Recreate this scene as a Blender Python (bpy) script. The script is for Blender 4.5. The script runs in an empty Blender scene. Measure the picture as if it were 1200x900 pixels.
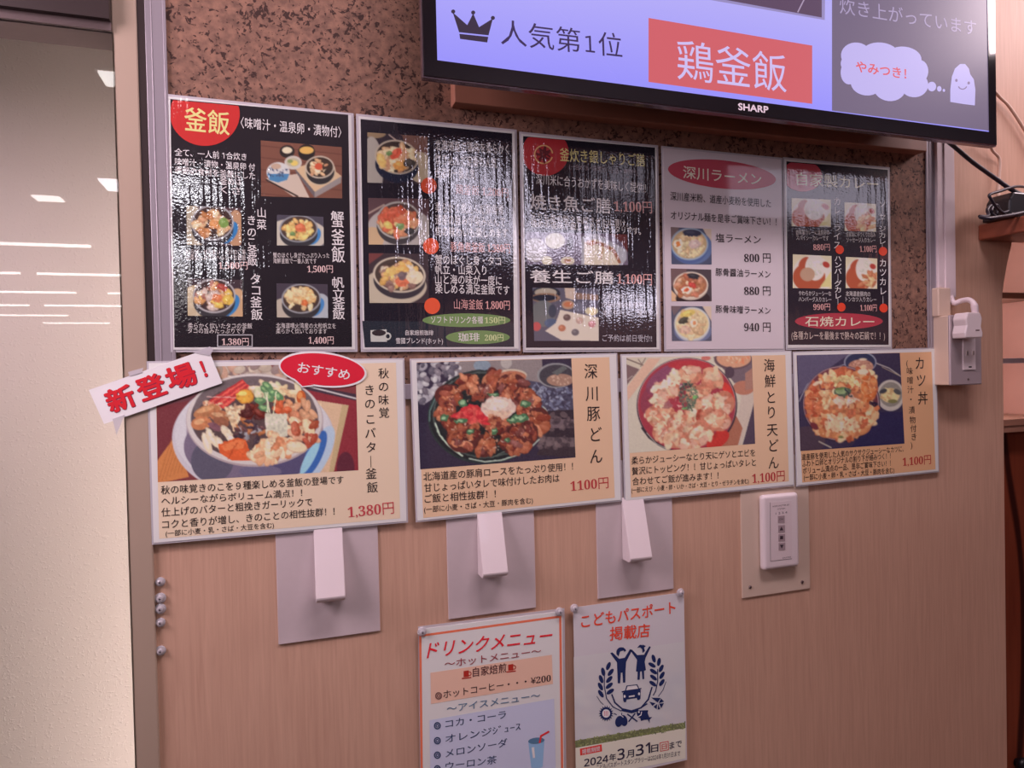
import bpy, bmesh, math, random
import numpy as np

S = bpy.context.scene
C = S.collection
random.seed(7)

# ---------------------------------------------------------------- camera, world, lights, exposure
EYE = 1.5                       # lens height above the floor
FPX = 812.565                   # focal length for a 1200 px wide frame
DIST = 0.9019                   # lens to the wall, metres
YAW, PITCH, ROLL = (math.radians(a) for a in (18.398, 0.884, -1.3046))
_cy, _sy, _cp, _sp, _cr, _sr = math.cos(YAW), math.sin(YAW), math.cos(PITCH), math.sin(PITCH), math.cos(ROLL), math.sin(ROLL)
_F = np.array([_sy*_cp, _cy*_cp, -_sp]); _R = np.array([_cy, -_sy, 0.0]); _U = np.cross(_R, _F)
CAM = np.array([_cr*_R + _sr*_U, -_sr*_R + _cr*_U, _F])      # rows: right, up, forward
cd = bpy.data.cameras.new('camera'); cam = bpy.data.objects.new('camera', cd); C.objects.link(cam)
cd.sensor_fit = 'HORIZONTAL'; cd.sensor_width = 36.0; cd.lens = 36.0*FPX/1200.0; cd.clip_start = 0.02
from mathutils import Matrix, Vector
_m = Matrix.Identity(4)
for i in range(3):
    _m[i][0], _m[i][1], _m[i][2] = CAM[0][i], CAM[1][i], -CAM[2][i]
_m[0][3], _m[1][3], _m[2][3] = 0.0, -DIST, EYE
cam.matrix_world = _m
S.camera = cam

CEIL = 2.95                     # ceiling height of the shop
w = bpy.data.worlds.new('world'); S.world = w; w.use_nodes = True
bg = w.node_tree.nodes['Background']
bg.inputs[0].default_value = (0.86, 0.80, 0.95, 1); bg.inputs[1].default_value = 0.12
try: S.cycles.use_denoising = True
except Exception: pass
S.view_settings.view_transform = 'Standard'
S.view_settings.look = 'None'
S.view_settings.exposure = 0.0
S.view_settings.gamma = 1.0
S.view_settings.use_curve_mapping = False

def area(name, loc, aim, sx, sy, power, col, spread=180):
    l = bpy.data.lights.new(name, 'AREA'); l.shape = 'RECTANGLE'; l.size = sx; l.size_y = sy
    l.energy = power; l.color = col; l.spread = math.radians(spread)
    o = bpy.data.objects.new(name, l); C.objects.link(o); o.location = loc
    o.rotation_euler = (Vector(aim) - Vector(loc)).to_track_quat('-Z', 'Y').to_euler()
    return o

WARM = (1.0, 0.78, 0.88)
area('left_side_light', (-0.85, -0.42, 1.98), (0.2, 0, 1.45), 0.5, 0.5, 12.5, WARM)
area('ceiling_light_above_shelf', (2.3, -0.6, 2.65), (1.2, 0, 1.9), 0.7, 0.35, 17, (1.0, 0.80, 0.84))
area('middle_fill_light', (0.5, -0.72, 2.92), (0.6, 0, 1.6), 0.9, 0.3, 25, (1.0, 0.80, 0.88))  # unseen fill, added to lift the sheets below the screen
area('corridor_tube_light', (-0.06, 0.20, 1.55), (-0.5, 0.40, 1.6), 0.06, 2.2, 5.5, (1.0, 0.85, 0.78))
area('niche_fill_light', (1.232, 0.10, EYE+0.06), (2.0, 0.13, EYE+0.06), 0.05, 0.36, 0.75, (0.95, 0.90, 0.95))  # hidden strip added behind the panel edge to brighten the niche
# shop front panes behind the photographer (daylight); they show as glare in the laminate
for k, (x0, x1, v0, v1, rad) in enumerate(((0.95, 1.05, 0.72, 1.32, 6), (1.14, 1.20, 0.76, 1.32, 6), (1.30, 1.37, 0.72, 1.26, 6), (1.47, 1.66, 0.74, 0.96, 4.5), (1.76, 1.95, 0.74, 0.96, 4.5), (2.0, 2.36, 0.33, 0.52, 5), (2.95, 4.5, 1.06, 1.40, 1.1), (1.95, 2.3, 1.08, 1.36, 0.6))):
    area('shop_front_pane', ((x0+x1)/2, -3.17, EYE+(v0+v1)/2), ((x0+x1)/2, 0, EYE+(v0+v1)/2), x1-x0, v1-v0, rad*3.14159*(x1-x0)*(v1-v0), (0.88, 0.80, 1.0))

# ---------------------------------------------------------------- measuring: photo pixel -> point on a plane parallel to the wall
def ray(px, py): return CAM.T @ np.array([(px-600)/FPX, (450-py)/FPX, 1.0])
def at(px, py, Y=0.0):
    d = ray(px, py); t = (Y + DIST)/d[1]
    return np.array([t*d[0], EYE + t*d[2]])
def to_px(x, Y, z):
    d = np.stack([np.asarray(x, float), np.full(np.shape(x), Y + DIST), np.asarray(z, float)-EYE], -1) @ CAM.T
    return 600 + FPX*d[..., 0]/d[..., 2], 450 - FPX*d[..., 1]/d[..., 2]

# ---------------------------------------------------------------- colour + materials
def s2l(c):
    c = np.asarray(c, float)/255.0
    return np.where(c <= 0.04045, c/12.92, ((c+0.055)/1.055)**2.4)
W_UP = (214, 200, 222)          # how white paper reads in each zone (for turning printed colours into albedo)
W_LO = (210, 192, 214)
W_POST = (186, 166, 192)
def alb(c, white=(235, 235, 235), k=0.82):
    v = np.clip(s2l(c)/s2l(white)*k, 0.004, 0.92)
    return (float(v[0]), float(v[1]), float(v[2]), 1.0)

_mats = {}
def nodes(name):
    m = bpy.data.materials.new(name); m.use_nodes = True
    return m, m.node_tree, m.node_tree.nodes['Principled BSDF']
def film_bump(nt, b, kind):
    """plastic laminate: vertical ripples and a fine crinkle in the clear top layer"""
    n = nt.nodes; L = nt.links
    g = n.new('ShaderNodeNewGeometry')
    mp = n.new('ShaderNodeMapping'); L.new(g.outputs['Position'], mp.inputs[0])
    t1 = n.new('ShaderNodeTexNoise'); L.new(mp.outputs[0], t1.inputs['Vector'])
    t2 = n.new('ShaderNodeTexNoise'); L.new(g.outputs['Position'], t2.inputs['Vector'])
    mx = n.new('ShaderNodeMath'); mx.operation = 'MULTIPLY_ADD'
    L.new(t2.outputs['Fac'], mx.inputs[0]); L.new(t1.outputs['Fac'], mx.inputs[2])
    bp = n.new('ShaderNodeBump'); L.new(mx.outputs[0], bp.inputs['Height'])
    if kind == 'upper':
        mp.inputs['Scale'].default_value = (95, 1, 9); t1.inputs['Scale'].default_value = 1.0; t1.inputs['Detail'].default_value = 2
        t2.inputs['Scale'].default_value = 330; t2.inputs['Detail'].default_value = 1; mx.inputs[1].default_value = 0.16
        bp.inputs['Strength'].default_value = 1.0; bp.inputs['Distance'].default_value = 0.00055
    else:
        mp.inputs['Scale'].default_value = (20, 1, 9); t1.inputs['Scale'].default_value = 1.0; t1.inputs['Detail'].default_value = 1
        t2.inputs['Scale'].default_value = 90; t2.inputs['Detail'].default_value = 1; mx.inputs[1].default_value = 0.05
        bp.inputs['Strength'].default_value = 0.4; bp.inputs['Distance'].default_value = 0.0006
    L.new(bp.outputs[0], b.inputs['Coat Normal'])
def ink(c, white=W_UP, kind='upper', name='print'):
    """printed colour under laminate; c is how it reads in daylight-lit paper"""
    key = (tuple(c), white, kind)
    if key in _mats: return _mats[key]
    m, nt, b = nodes(name + '_%02x%02x%02x' % tuple(int(v) for v in c))
    b.inputs['Base Color'].default_value = alb(c, white)
    b.inputs['Roughness'].default_value = 0.55; b.inputs['Specular IOR Level'].default_value = 0.2
    if kind in ('upper', 'lower'):
        b.inputs['Coat Weight'].default_value = 1.0; b.inputs['Coat Roughness'].default_value = 0.04; b.inputs['Coat IOR'].default_value = 2.4 if kind == 'upper' else 1.7
        film_bump(nt, b, kind)
    elif kind == 'poster':
        b.inputs['Coat Weight'].default_value = 0.4; b.inputs['Coat Roughness'].default_value = 0.2
    _mats[key] = m
    return m
def photo_mat(kind):
    key = ('photo', kind)
    if key in _mats: return _mats[key]
    m, nt, b = nodes('printed_photo_' + kind)
    a = nt.nodes.new('ShaderNodeAttribute'); a.attribute_name = 'Col'
    nt.links.new(a.outputs['Color'], b.inputs['Base Color'])
    b.inputs['Roughness'].default_value = 0.5; b.inputs['Specular IOR Level'].default_value = 0.2
    if kind != 'poster':
        b.inputs['Coat Weight'].default_value = 1.0; b.inputs['Coat Roughness'].default_value = 0.04; b.inputs['Coat IOR'].default_value = 2.4 if kind == 'upper' else 1.7
        film_bump(nt, b, kind)
    _mats[key] = m
    return m
def plain(name, c, rough=0.5, metal=0.0, coat=0.0, spec=0.5, noise=0.0, nscale=40, bump=0.0):
    if name in _mats: return _mats[name]
    m, nt, b = nodes(name)
    col = alb(c, (255, 255, 255), 1.0)
    b.inputs['Base Color'].default_value = col
    b.inputs['Roughness'].default_value = rough; b.inputs['Metallic'].default_value = metal
    b.inputs['Coat Weight'].default_value = coat; b.inputs['Specular IOR Level'].default_value = spec
    if noise or bump:
        n = nt.nodes; g = n.new('ShaderNodeNewGeometry'); t = n.new('ShaderNodeTexNoise')
        t.inputs['Scale'].default_value = nscale; t.inputs['Detail'].default_value = 4
        nt.links.new(g.outputs['Position'], t.inputs['Vector'])
        if noise:
            mx = n.new('ShaderNodeMix'); mx.data_type = 'RGBA'
            nt.links.new(t.outputs['Fac'], mx.inputs[0])
            mx.inputs[6].default_value = tuple(v*(1-noise) for v in col[:3]) + (1,)
            mx.inputs[7].default_value = tuple(min(1, v*(1+noise)) for v in col[:3]) + (1,)
            nt.links.new(mx.outputs[2], b.inputs['Base Color'])
        if bump:
            bp = n.new('ShaderNodeBump'); bp.inputs['Strength'].default_value = bump; bp.inputs['Distance'].default_value = 0.002
            nt.links.new(t.outputs['Fac'], bp.inputs['Height']); nt.links.new(bp.outputs[0], b.inputs['Normal'])
    _mats[name] = m
    return m
def glow(name, c, strength=1.0, gloss=True):
    if name in _mats: return _mats[name]
    m, nt, b = nodes(name)
    col = s2l(c)
    b.inputs['Base Color'].default_value = (0.01, 0.01, 0.012, 1)
    b.inputs['Emission Color'].default_value = (*[float(v) for v in col], 1); b.inputs['Emission Strength'].default_value = strength
    b.inputs['Roughness'].default_value = 0.25; b.inputs['Specular IOR Level'].default_value = 0.35 if gloss else 0
    _mats[name] = m
    return m
def wood(name, c1, c2, sx=70, sz=2.5, rough=0.45, veins=None):
    m, nt, b = nodes(name); n = nt.nodes; L = nt.links
    g = n.new('ShaderNodeNewGeometry'); mp = n.new('ShaderNodeMapping'); mp.inputs['Scale'].default_value = (sx, sx, sz)
    L.new(g.outputs['Position'], mp.inputs[0])
    t = n.new('ShaderNodeTexNoise'); t.inputs['Scale'].default_value = 2.2; t.inputs['Detail'].default_value = 5; t.inputs['Distortion'].default_value = 0.6
    L.new(mp.outputs[0], t.inputs['Vector'])
    t2 = n.new('ShaderNodeTexNoise'); t2.inputs['Scale'].default_value = 3.0; L.new(g.outputs['Position'], t2.inputs['Vector'])
    ad = n.new('ShaderNodeMath'); ad.operation = 'MULTIPLY_ADD'; ad.inputs[1].default_value = 0.5
    L.new(t2.outputs['Fac'], ad.inputs[0]); L.new(t.outputs['Fac'], ad.inputs[2])
    r = n.new('ShaderNodeValToRGB'); r.color_ramp.elements[0].position = 0.45; r.color_ramp.elements[1].position = 1.05
    r.color_ramp.elements[0].color = alb(c1, (255,)*3, 1); r.color_ramp.elements[1].color = alb(c2, (255,)*3, 1)
    L.new(ad.outputs[0], r.inputs[0])
    out = r.outputs[0]
    if veins:
        mp2 = n.new('ShaderNodeMapping'); mp2.inputs['Scale'].default_value = (9, 9, 1.6); L.new(g.outputs['Position'], mp2.inputs[0])
        wv = n.new('ShaderNodeTexWave'); wv.inputs['Scale'].default_value = 0.32; wv.inputs['Distortion'].default_value = 9; wv.inputs['Detail'].default_value = 2
        L.new(mp2.outputs[0], wv.inputs['Vector'])
        r2 = n.new('ShaderNodeValToRGB'); r2.color_ramp.elements[0].position = 0.01; r2.color_ramp.elements[1].position = 0.06
        r2.color_ramp.elements[0].color = (0, 0, 0, 1); r2.color_ramp.elements[1].color = (1, 1, 1, 1)
        L.new(wv.outputs['Fac'], r2.inputs[0])
        mx = n.new('ShaderNodeMix'); mx.data_type = 'RGBA'; L.new(r2.outputs[0], mx.inputs[0])
        mx.inputs[6].default_value = alb(veins, (255,)*3, 1); L.new(out, mx.inputs[7]); out = mx.outputs[2]
    L.new(out, b.inputs['Base Color']); b.inputs['Roughness'].default_value = rough; b.inputs['Specular IOR Level'].default_value = 0.3
    bp = n.new('ShaderNodeBump'); bp.inputs['Strength'].default_value = 0.15; bp.inputs['Distance'].default_value = 0.0006
    L.new(t.outputs['Fac'], bp.inputs['Height']); L.new(bp.outputs[0], b.inputs['Normal'])
    return m
def cork_material():
    m, nt, b = nodes('cork'); n = nt.nodes; L = nt.links
    g = n.new('ShaderNodeNewGeometry')
    t1 = n.new('ShaderNodeTexNoise'); t1.inputs['Scale'].default_value = 130; t1.inputs['Detail'].default_value = 3; L.new(g.outputs['Position'], t1.inputs['Vector'])
    r1 = n.new('ShaderNodeValToRGB'); e = r1.color_ramp.elements
    e[0].position = 0.32; e[0].color = alb((116, 88, 76), (255,)*3, 1); e[1].position = 0.68; e[1].color = alb((152, 114, 96), (255,)*3, 1)
    L.new(t1.outputs['Fac'], r1.inputs[0])
    wr = n.new('ShaderNodeTexNoise'); wr.inputs['Scale'].default_value = 60; L.new(g.outputs['Position'], wr.inputs['Vector'])
    va = n.new('ShaderNodeVectorMath'); va.operation = 'MULTIPLY_ADD'; va.inputs[1].default_value = (0.02,)*3
    L.new(wr.outputs['Color'], va.inputs[0]); L.new(g.outputs['Position'], va.inputs[2])
    t2 = n.new('ShaderNodeTexNoise'); t2.inputs['Scale'].default_value = 165; t2.inputs['Detail'].default_value = 2.5; t2.inputs['Roughness'].default_value = 0.6
    L.new(va.outputs[0], t2.inputs['Vector'])
    t3 = n.new('ShaderNodeTexNoise'); t3.inputs['Scale'].default_value = 26; L.new(g.outputs['Position'], t3.inputs['Vector'])
    ad = n.new('ShaderNodeMath'); ad.operation = 'MULTIPLY_ADD'; ad.inputs[1].default_value = 0.35; L.new(t3.outputs['Fac'], ad.inputs[0]); L.new(t2.outputs['Fac'], ad.inputs[2])
    r2 = n.new('ShaderNodeValToRGB'); e = r2.color_ramp.elements
    e[0].position = 0.735; e[0].color = (0, 0, 0, 1); e[1].position = 0.80; e[1].color = (1, 1, 1, 1)
    L.new(ad.outputs[0], r2.inputs[0])
    mx = n.new('ShaderNodeMix'); mx.data_type = 'RGBA'; L.new(r2.outputs[0], mx.inputs[0]); L.new(r1.outputs[0], mx.inputs[6])
    mx.inputs[7].default_value = alb((64, 44, 40), (255,)*3, 1); L.new(mx.outputs[2], b.inputs['Base Color'])
    b.inputs['Roughness'].default_value = 0.75; b.inputs['Specular IOR Level'].default_value = 0.25
    bp = n.new('ShaderNodeBump'); bp.inputs['Strength'].default_value = 0.3; bp.inputs['Distance'].default_value = 0.001
    L.new(t1.outputs['Fac'], bp.inputs['Height']); L.new(bp.outputs[0], b.inputs['Normal'])
    return m
def clear_material(name, tint=(1, 1, 1), gloss=1.0, haze=0.0, rough=0.02, ior=1.5):
    m = bpy.data.materials.new(name); m.use_nodes = True; nt = m.node_tree; n = nt.nodes; L = nt.links
    n.remove(n['Principled BSDF']); out = n['Material Output']
    tr = n.new('ShaderNodeBsdfTransparent'); tr.inputs[0].default_value = (*tint, 1)
    gl = n.new('ShaderNodeBsdfGlossy'); gl.inputs['Roughness'].default_value = rough
    fr = n.new('ShaderNodeFresnel'); fr.inputs[0].default_value = ior
    mu = n.new('ShaderNodeMath'); mu.operation = 'MULTIPLY'; mu.inputs[1].default_value = gloss; L.new(fr.outputs[0], mu.inputs[0])
    mx = n.new('ShaderNodeMixShader'); L.new(mu.outputs[0], mx.inputs[0])
    src = tr.outputs[0]
    if haze:
        df = n.new('ShaderNodeBsdfDiffuse'); df.inputs[0].default_value = (0.85, 0.82, 0.88, 1)
        m2 = n.new('ShaderNodeMixShader'); m2.inputs[0].default_value = haze; L.new(tr.outputs[0], m2.inputs[1]); L.new(df.outputs[0], m2.inputs[2]); src = m2.outputs[0]
    L.new(src, mx.inputs[1]); L.new(gl.outputs[0], mx.inputs[2]); L.new(mx.outputs[0], out.inputs[0])
    return m

# ---------------------------------------------------------------- mesh builder
class MB:
    def __init__(s): s.v = []; s.f = []; s.mi = []; s.mats = []; s.solid = False; s.n = 0
    def slot(s, m):
        if m not in s.mats: s.mats.append(m)
        return s.mats.index(m)
    def add(s, vs, fs, m):
        k = len(s.v); i = s.slot(m)
        s.v.extend([tuple(float(a) for a in p) for p in vs])
        s.f.extend([tuple(k+j for j in f) for f in fs]); s.mi.extend([i]*len(fs))
    def box(s, x0, x1, y0, y1, z0, z1, m):
        s.solid = True
        vs = [(x, y, z) for x in (x0, x1) for y in (y0, y1) for z in (z0, z1)]
        s.add(vs, [(0, 1, 3, 2), (4, 6, 7, 5), (0, 4, 5, 1), (2, 3, 7, 6), (0, 2, 6, 4), (1, 5, 7, 3)], m)
    def prism(s, pts, y0, y1, m):
        """polygon pts (x, z) extruded from y0 (front) to y1"""
        pts = [tuple(p) for p in pts]; n = len(pts)
        a = sum(pts[i][0]*pts[(i+1) % n][1]-pts[(i+1) % n][0]*pts[i][1] for i in range(n))
        if a < 0: pts = pts[::-1]
        s.solid = True
        vs = [(p[0], y0, p[1]) for p in pts] + [(p[0], y1, p[1]) for p in pts]
        fs = [tuple(range(n)), tuple(range(2*n-1, n-1, -1))] + [(i, n+i, n+(i+1) % n, (i+1) % n) for i in range(n)]
        s.add(vs, fs, m)
    def flat(s, pts, Y, m):
        """one printed polygon (x, z) lying at depth Y, facing the room"""
        pts = [tuple(p) for p in pts]; n = len(pts)
        a = sum(pts[i][0]*pts[(i+1) % n][1]-pts[(i+1) % n][0]*pts[i][1] for i in range(n))
        if a < 0: pts = pts[::-1]
        s.n += 1; Y -= 1.2e-6*(s.n % 24)
        s.add([(p[0], Y, p[1]) for p in pts], [tuple(range(n))], m)
    def fpx(s, pts, Y, m, T=(0, 0, 1)): s.flat([at(T[0]+p[0]*T[2], T[1]+p[1]*T[2], Y) for p in pts], Y, m)
    def epx(s, cx, cy, rx, ry, Y, m, ang=0, T=(0, 0, 1), a0=0, a1=360, n=36):
        a = math.radians(ang); q = []
        for i in range(n + (a1-a0 < 360)):
            t = math.radians(a0 + (a1-a0)*i/n); x, y = rx*math.cos(t), ry*math.sin(t)
            q.append((cx+x*math.cos(a)-y*math.sin(a), cy+x*math.sin(a)+y*math.cos(a)))
        s.fpx(q, Y, m, T)
    def lpx(s, pts, wd, Y, m, T=(0, 0, 1), closed=False):
        """printed stroke of width wd along pts"""
        P = [np.array(p, float) for p in pts]
        if closed: P.append(P[0])
        for a, b in zip(P[:-1], P[1:]):
            d = b-a; L = np.hypot(*d)
            if L == 0: continue
            n = np.array([-d[1], d[0]])/L*wd/2; e = d/L*wd*0.35
            s.fpx([a-e+n, b+e+n, b+e-n, a-e-n], Y, m, T)
    def arcpx(s, cx, cy, rx, ry, a0, a1, wd, Y, m, T=(0, 0, 1), n=24):
        s.lpx([(cx+rx*math.cos(math.radians(a0+(a1-a0)*i/n)), cy+ry*math.sin(math.radians(a0+(a1-a0)*i/n))) for i in range(n+1)], wd, Y, m, T)
    def tube(s, pts, r, m, n=10, cap=True):
        s.solid = True
        P = [Vector(p) for p in pts]; rings = []
        rr = r if isinstance(r, (list, tuple)) else [r]*len(P)
        up = Vector((0.13, 0.31, 0.94))
        for i, p in enumerate(P):
            t = (P[min(i+1, len(P)-1)]-P[max(i-1, 0)]).normalized()
            a = t.cross(up)
            if a.length < 0.05: a = t.cross(Vector((1, 0, 0)))
            a.normalize(); b = t.cross(a)
            up = b.cross(t) if False else up
            rings.append([p + (a*math.cos(2*math.pi*k/n)+b*math.sin(2*math.pi*k/n))*rr[i] for k in range(n)])
        vs = [q for g in rings for q in g]
        fs = [(i*n+k, i*n+(k+1) % n, (i+1)*n+(k+1) % n, (i+1)*n+k) for i in range(len(P)-1) for k in range(n)]
        if cap: fs += [tuple(range(n-1, -1, -1)), tuple((len(P)-1)*n+k for k in range(n))]
        s.add(vs, fs, m)
    def lathe(s, prof, x, y, z, m, n=20):
        """profile (radius, distance from wall towards the room) turned about the wall normal"""
        s.solid = True
        vs = [(x+r*math.cos(2*math.pi*k/n), y-h, z+r*math.sin(2*math.pi*k/n)) for r, h in prof for k in range(n)]
        fs = [(i*n+k, (i+1)*n+k, (i+1)*n+(k+1) % n, i*n+(k+1) % n) for i in range(len(prof)-1) for k in range(n)]
        fs += [tuple(range(n)), tuple((len(prof)-1)*n+k for k in range(n-1, -1, -1))]
        s.add(vs, fs, m)
    def text(s, body, l, r, hpx, Y, m, bold=0.0, shear=0.0, fill=1.0):
        """one written line; l, r: the middle of its left and right end, hpx: its character height"""
        vs, fs = glyphs(body, bold, shear)
        a, b = at(*l, Y), at(*r, Y); d = b-a; W = np.hypot(*d); ux = d/W; uz = np.array([-ux[1], ux[0]])
        H = at(l[0], l[1]-hpx/2, Y)[1]-at(l[0], l[1]+hpx/2, Y)[1]
        x0, x1 = vs[:, 0].min(), vs[:, 0].max(); sx = W/(x1-x0); sz = H/0.90
        q = [a + ux*((v[0]-x0)*sx) + uz*((v[1]-0.38)*sz) for v in vs]
        s.add([(p[0], Y-v[2], p[1]) for p, v in zip(q, vs)], fs, m)
    def vtext(s, items, wpx, hpx, Y, m, bold=0.0):
        """a vertical line: (character, x, y) at character centres"""
        for ch, px, py in items:
            vs, fs = glyphs(ch, bold, 0.0)
            c = at(px, py, Y); H = at(px, py-hpx/2, Y)[1]-at(px, py+hpx/2, Y)[1]; Wd = at(px+wpx/2, py, Y)[0]-at(px-wpx/2, py, Y)[0]
            s.add([(c[0]+(v[0]-0.5)*Wd/0.92, Y-v[2], c[1]+(v[1]-0.38)*H/0.92) for v in vs], fs, m)
    def build(s, name, parent=None, origin=None, smooth=False, bevel=0.0, seg=2):
        me = bpy.data.meshes.new(name)
        if parent is not None: origin = parent['_o']
        if origin is None: origin = (0, 0, 0)
        o3 = np.array(origin, float)
        me.from_pydata([tuple(np.array(p)-o3) for p in s.v], [], s.f)
        for m in s.mats: me.materials.append(m)
        me.polygons.foreach_set('material_index', s.mi)
        if smooth: me.polygons.foreach_set('use_smooth', [True]*len(me.polygons))
        if s.solid:
            bm = bmesh.new(); bm.from_mesh(me); bmesh.ops.recalc_face_normals(bm, faces=bm.faces[:]); bm.to_mesh(me); bm.free()
        me.update()
        o = bpy.data.objects.new(name, me); C.objects.link(o)
        if parent is not None: o.parent = parent
        else: o.location = origin
        o['_o'] = [float(a) for a in origin]
        if bevel:
            b = o.modifiers.new('bevel', 'BEVEL'); b.width = bevel; b.segments = seg; b.limit_method = 'ANGLE'
            b.harden_normals = False
        return o

_fc = bpy.data.curves.new('lettering_source', 'FONT'); _fc.resolution_u = 3; _fc.fill_mode = 'FRONT' if 'FRONT' in [e.identifier for e in _fc.bl_rna.properties['fill_mode'].enum_items] else 'BOTH'
_fo = bpy.data.objects.new('lettering_source', _fc)
_gc = {}
SERIF = {ord(str(i)): 0x1D7CE+i for i in range(10)}; SANS = {ord(str(i)): 0x1D7E2+i for i in range(10)}
def glyphs(body, bold=0.0, shear=0.0):
    key = (body, bold, shear)
    if key in _gc: return _gc[key]
    _fc.body = body; _fc.offset = 0.0; _fc.shear = shear
    me = bpy.data.meshes.new_from_object(_fo)
    n = len(me.vertices); co = np.empty(n*3); me.vertices.foreach_get('co', co); co = co.reshape(-1, 3)[:, :2].copy()
    fs = []
    for p in me.polygons:
        f = list(p.vertices)
        a = sum(co[f[i]][0]*co[f[(i+1) % len(f)]][1]-co[f[(i+1) % len(f)]][0]*co[f[i]][1] for i in range(len(f)))
        fs.append(tuple(f if a >= 0 else f[::-1]))
    bpy.data.meshes.remove(me)
    if n == 0: co = np.array([[0, 0], [0.5, 0], [0.5, 0.001]]); fs = []
    co = np.concatenate([co, np.zeros((len(co), 1))], 1)
    if bold:
        m = 8 if bold > 0.02 else 4; n0 = len(co); parts = [co]; f0 = list(fs)
        for k in range(m):
            a = 2*math.pi*(k+0.5)/m; parts.append(co+np.array([bold*math.cos(a), bold*math.sin(a), (k+1)*2.5e-6])); fs = fs+[tuple(i+(k+1)*n0 for i in f) for f in f0]
        co = np.concatenate(parts)
    _gc[key] = (co, fs)
    return _gc[key]

def thing(name, label, cat, loc, group=None):
    o = bpy.data.objects.new(name, None); C.objects.link(o); o.location = loc; o.empty_display_size = 0.05
    o['_o'] = [float(a) for a in loc]
    tag(o, label, cat, group); return o
def tag(o, label, cat, group=None):
    o['label'] = label; o['category'] = cat
    if group: o['group'] = group
    return o
def struct(o): o['kind'] = 'structure'; return o

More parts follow.
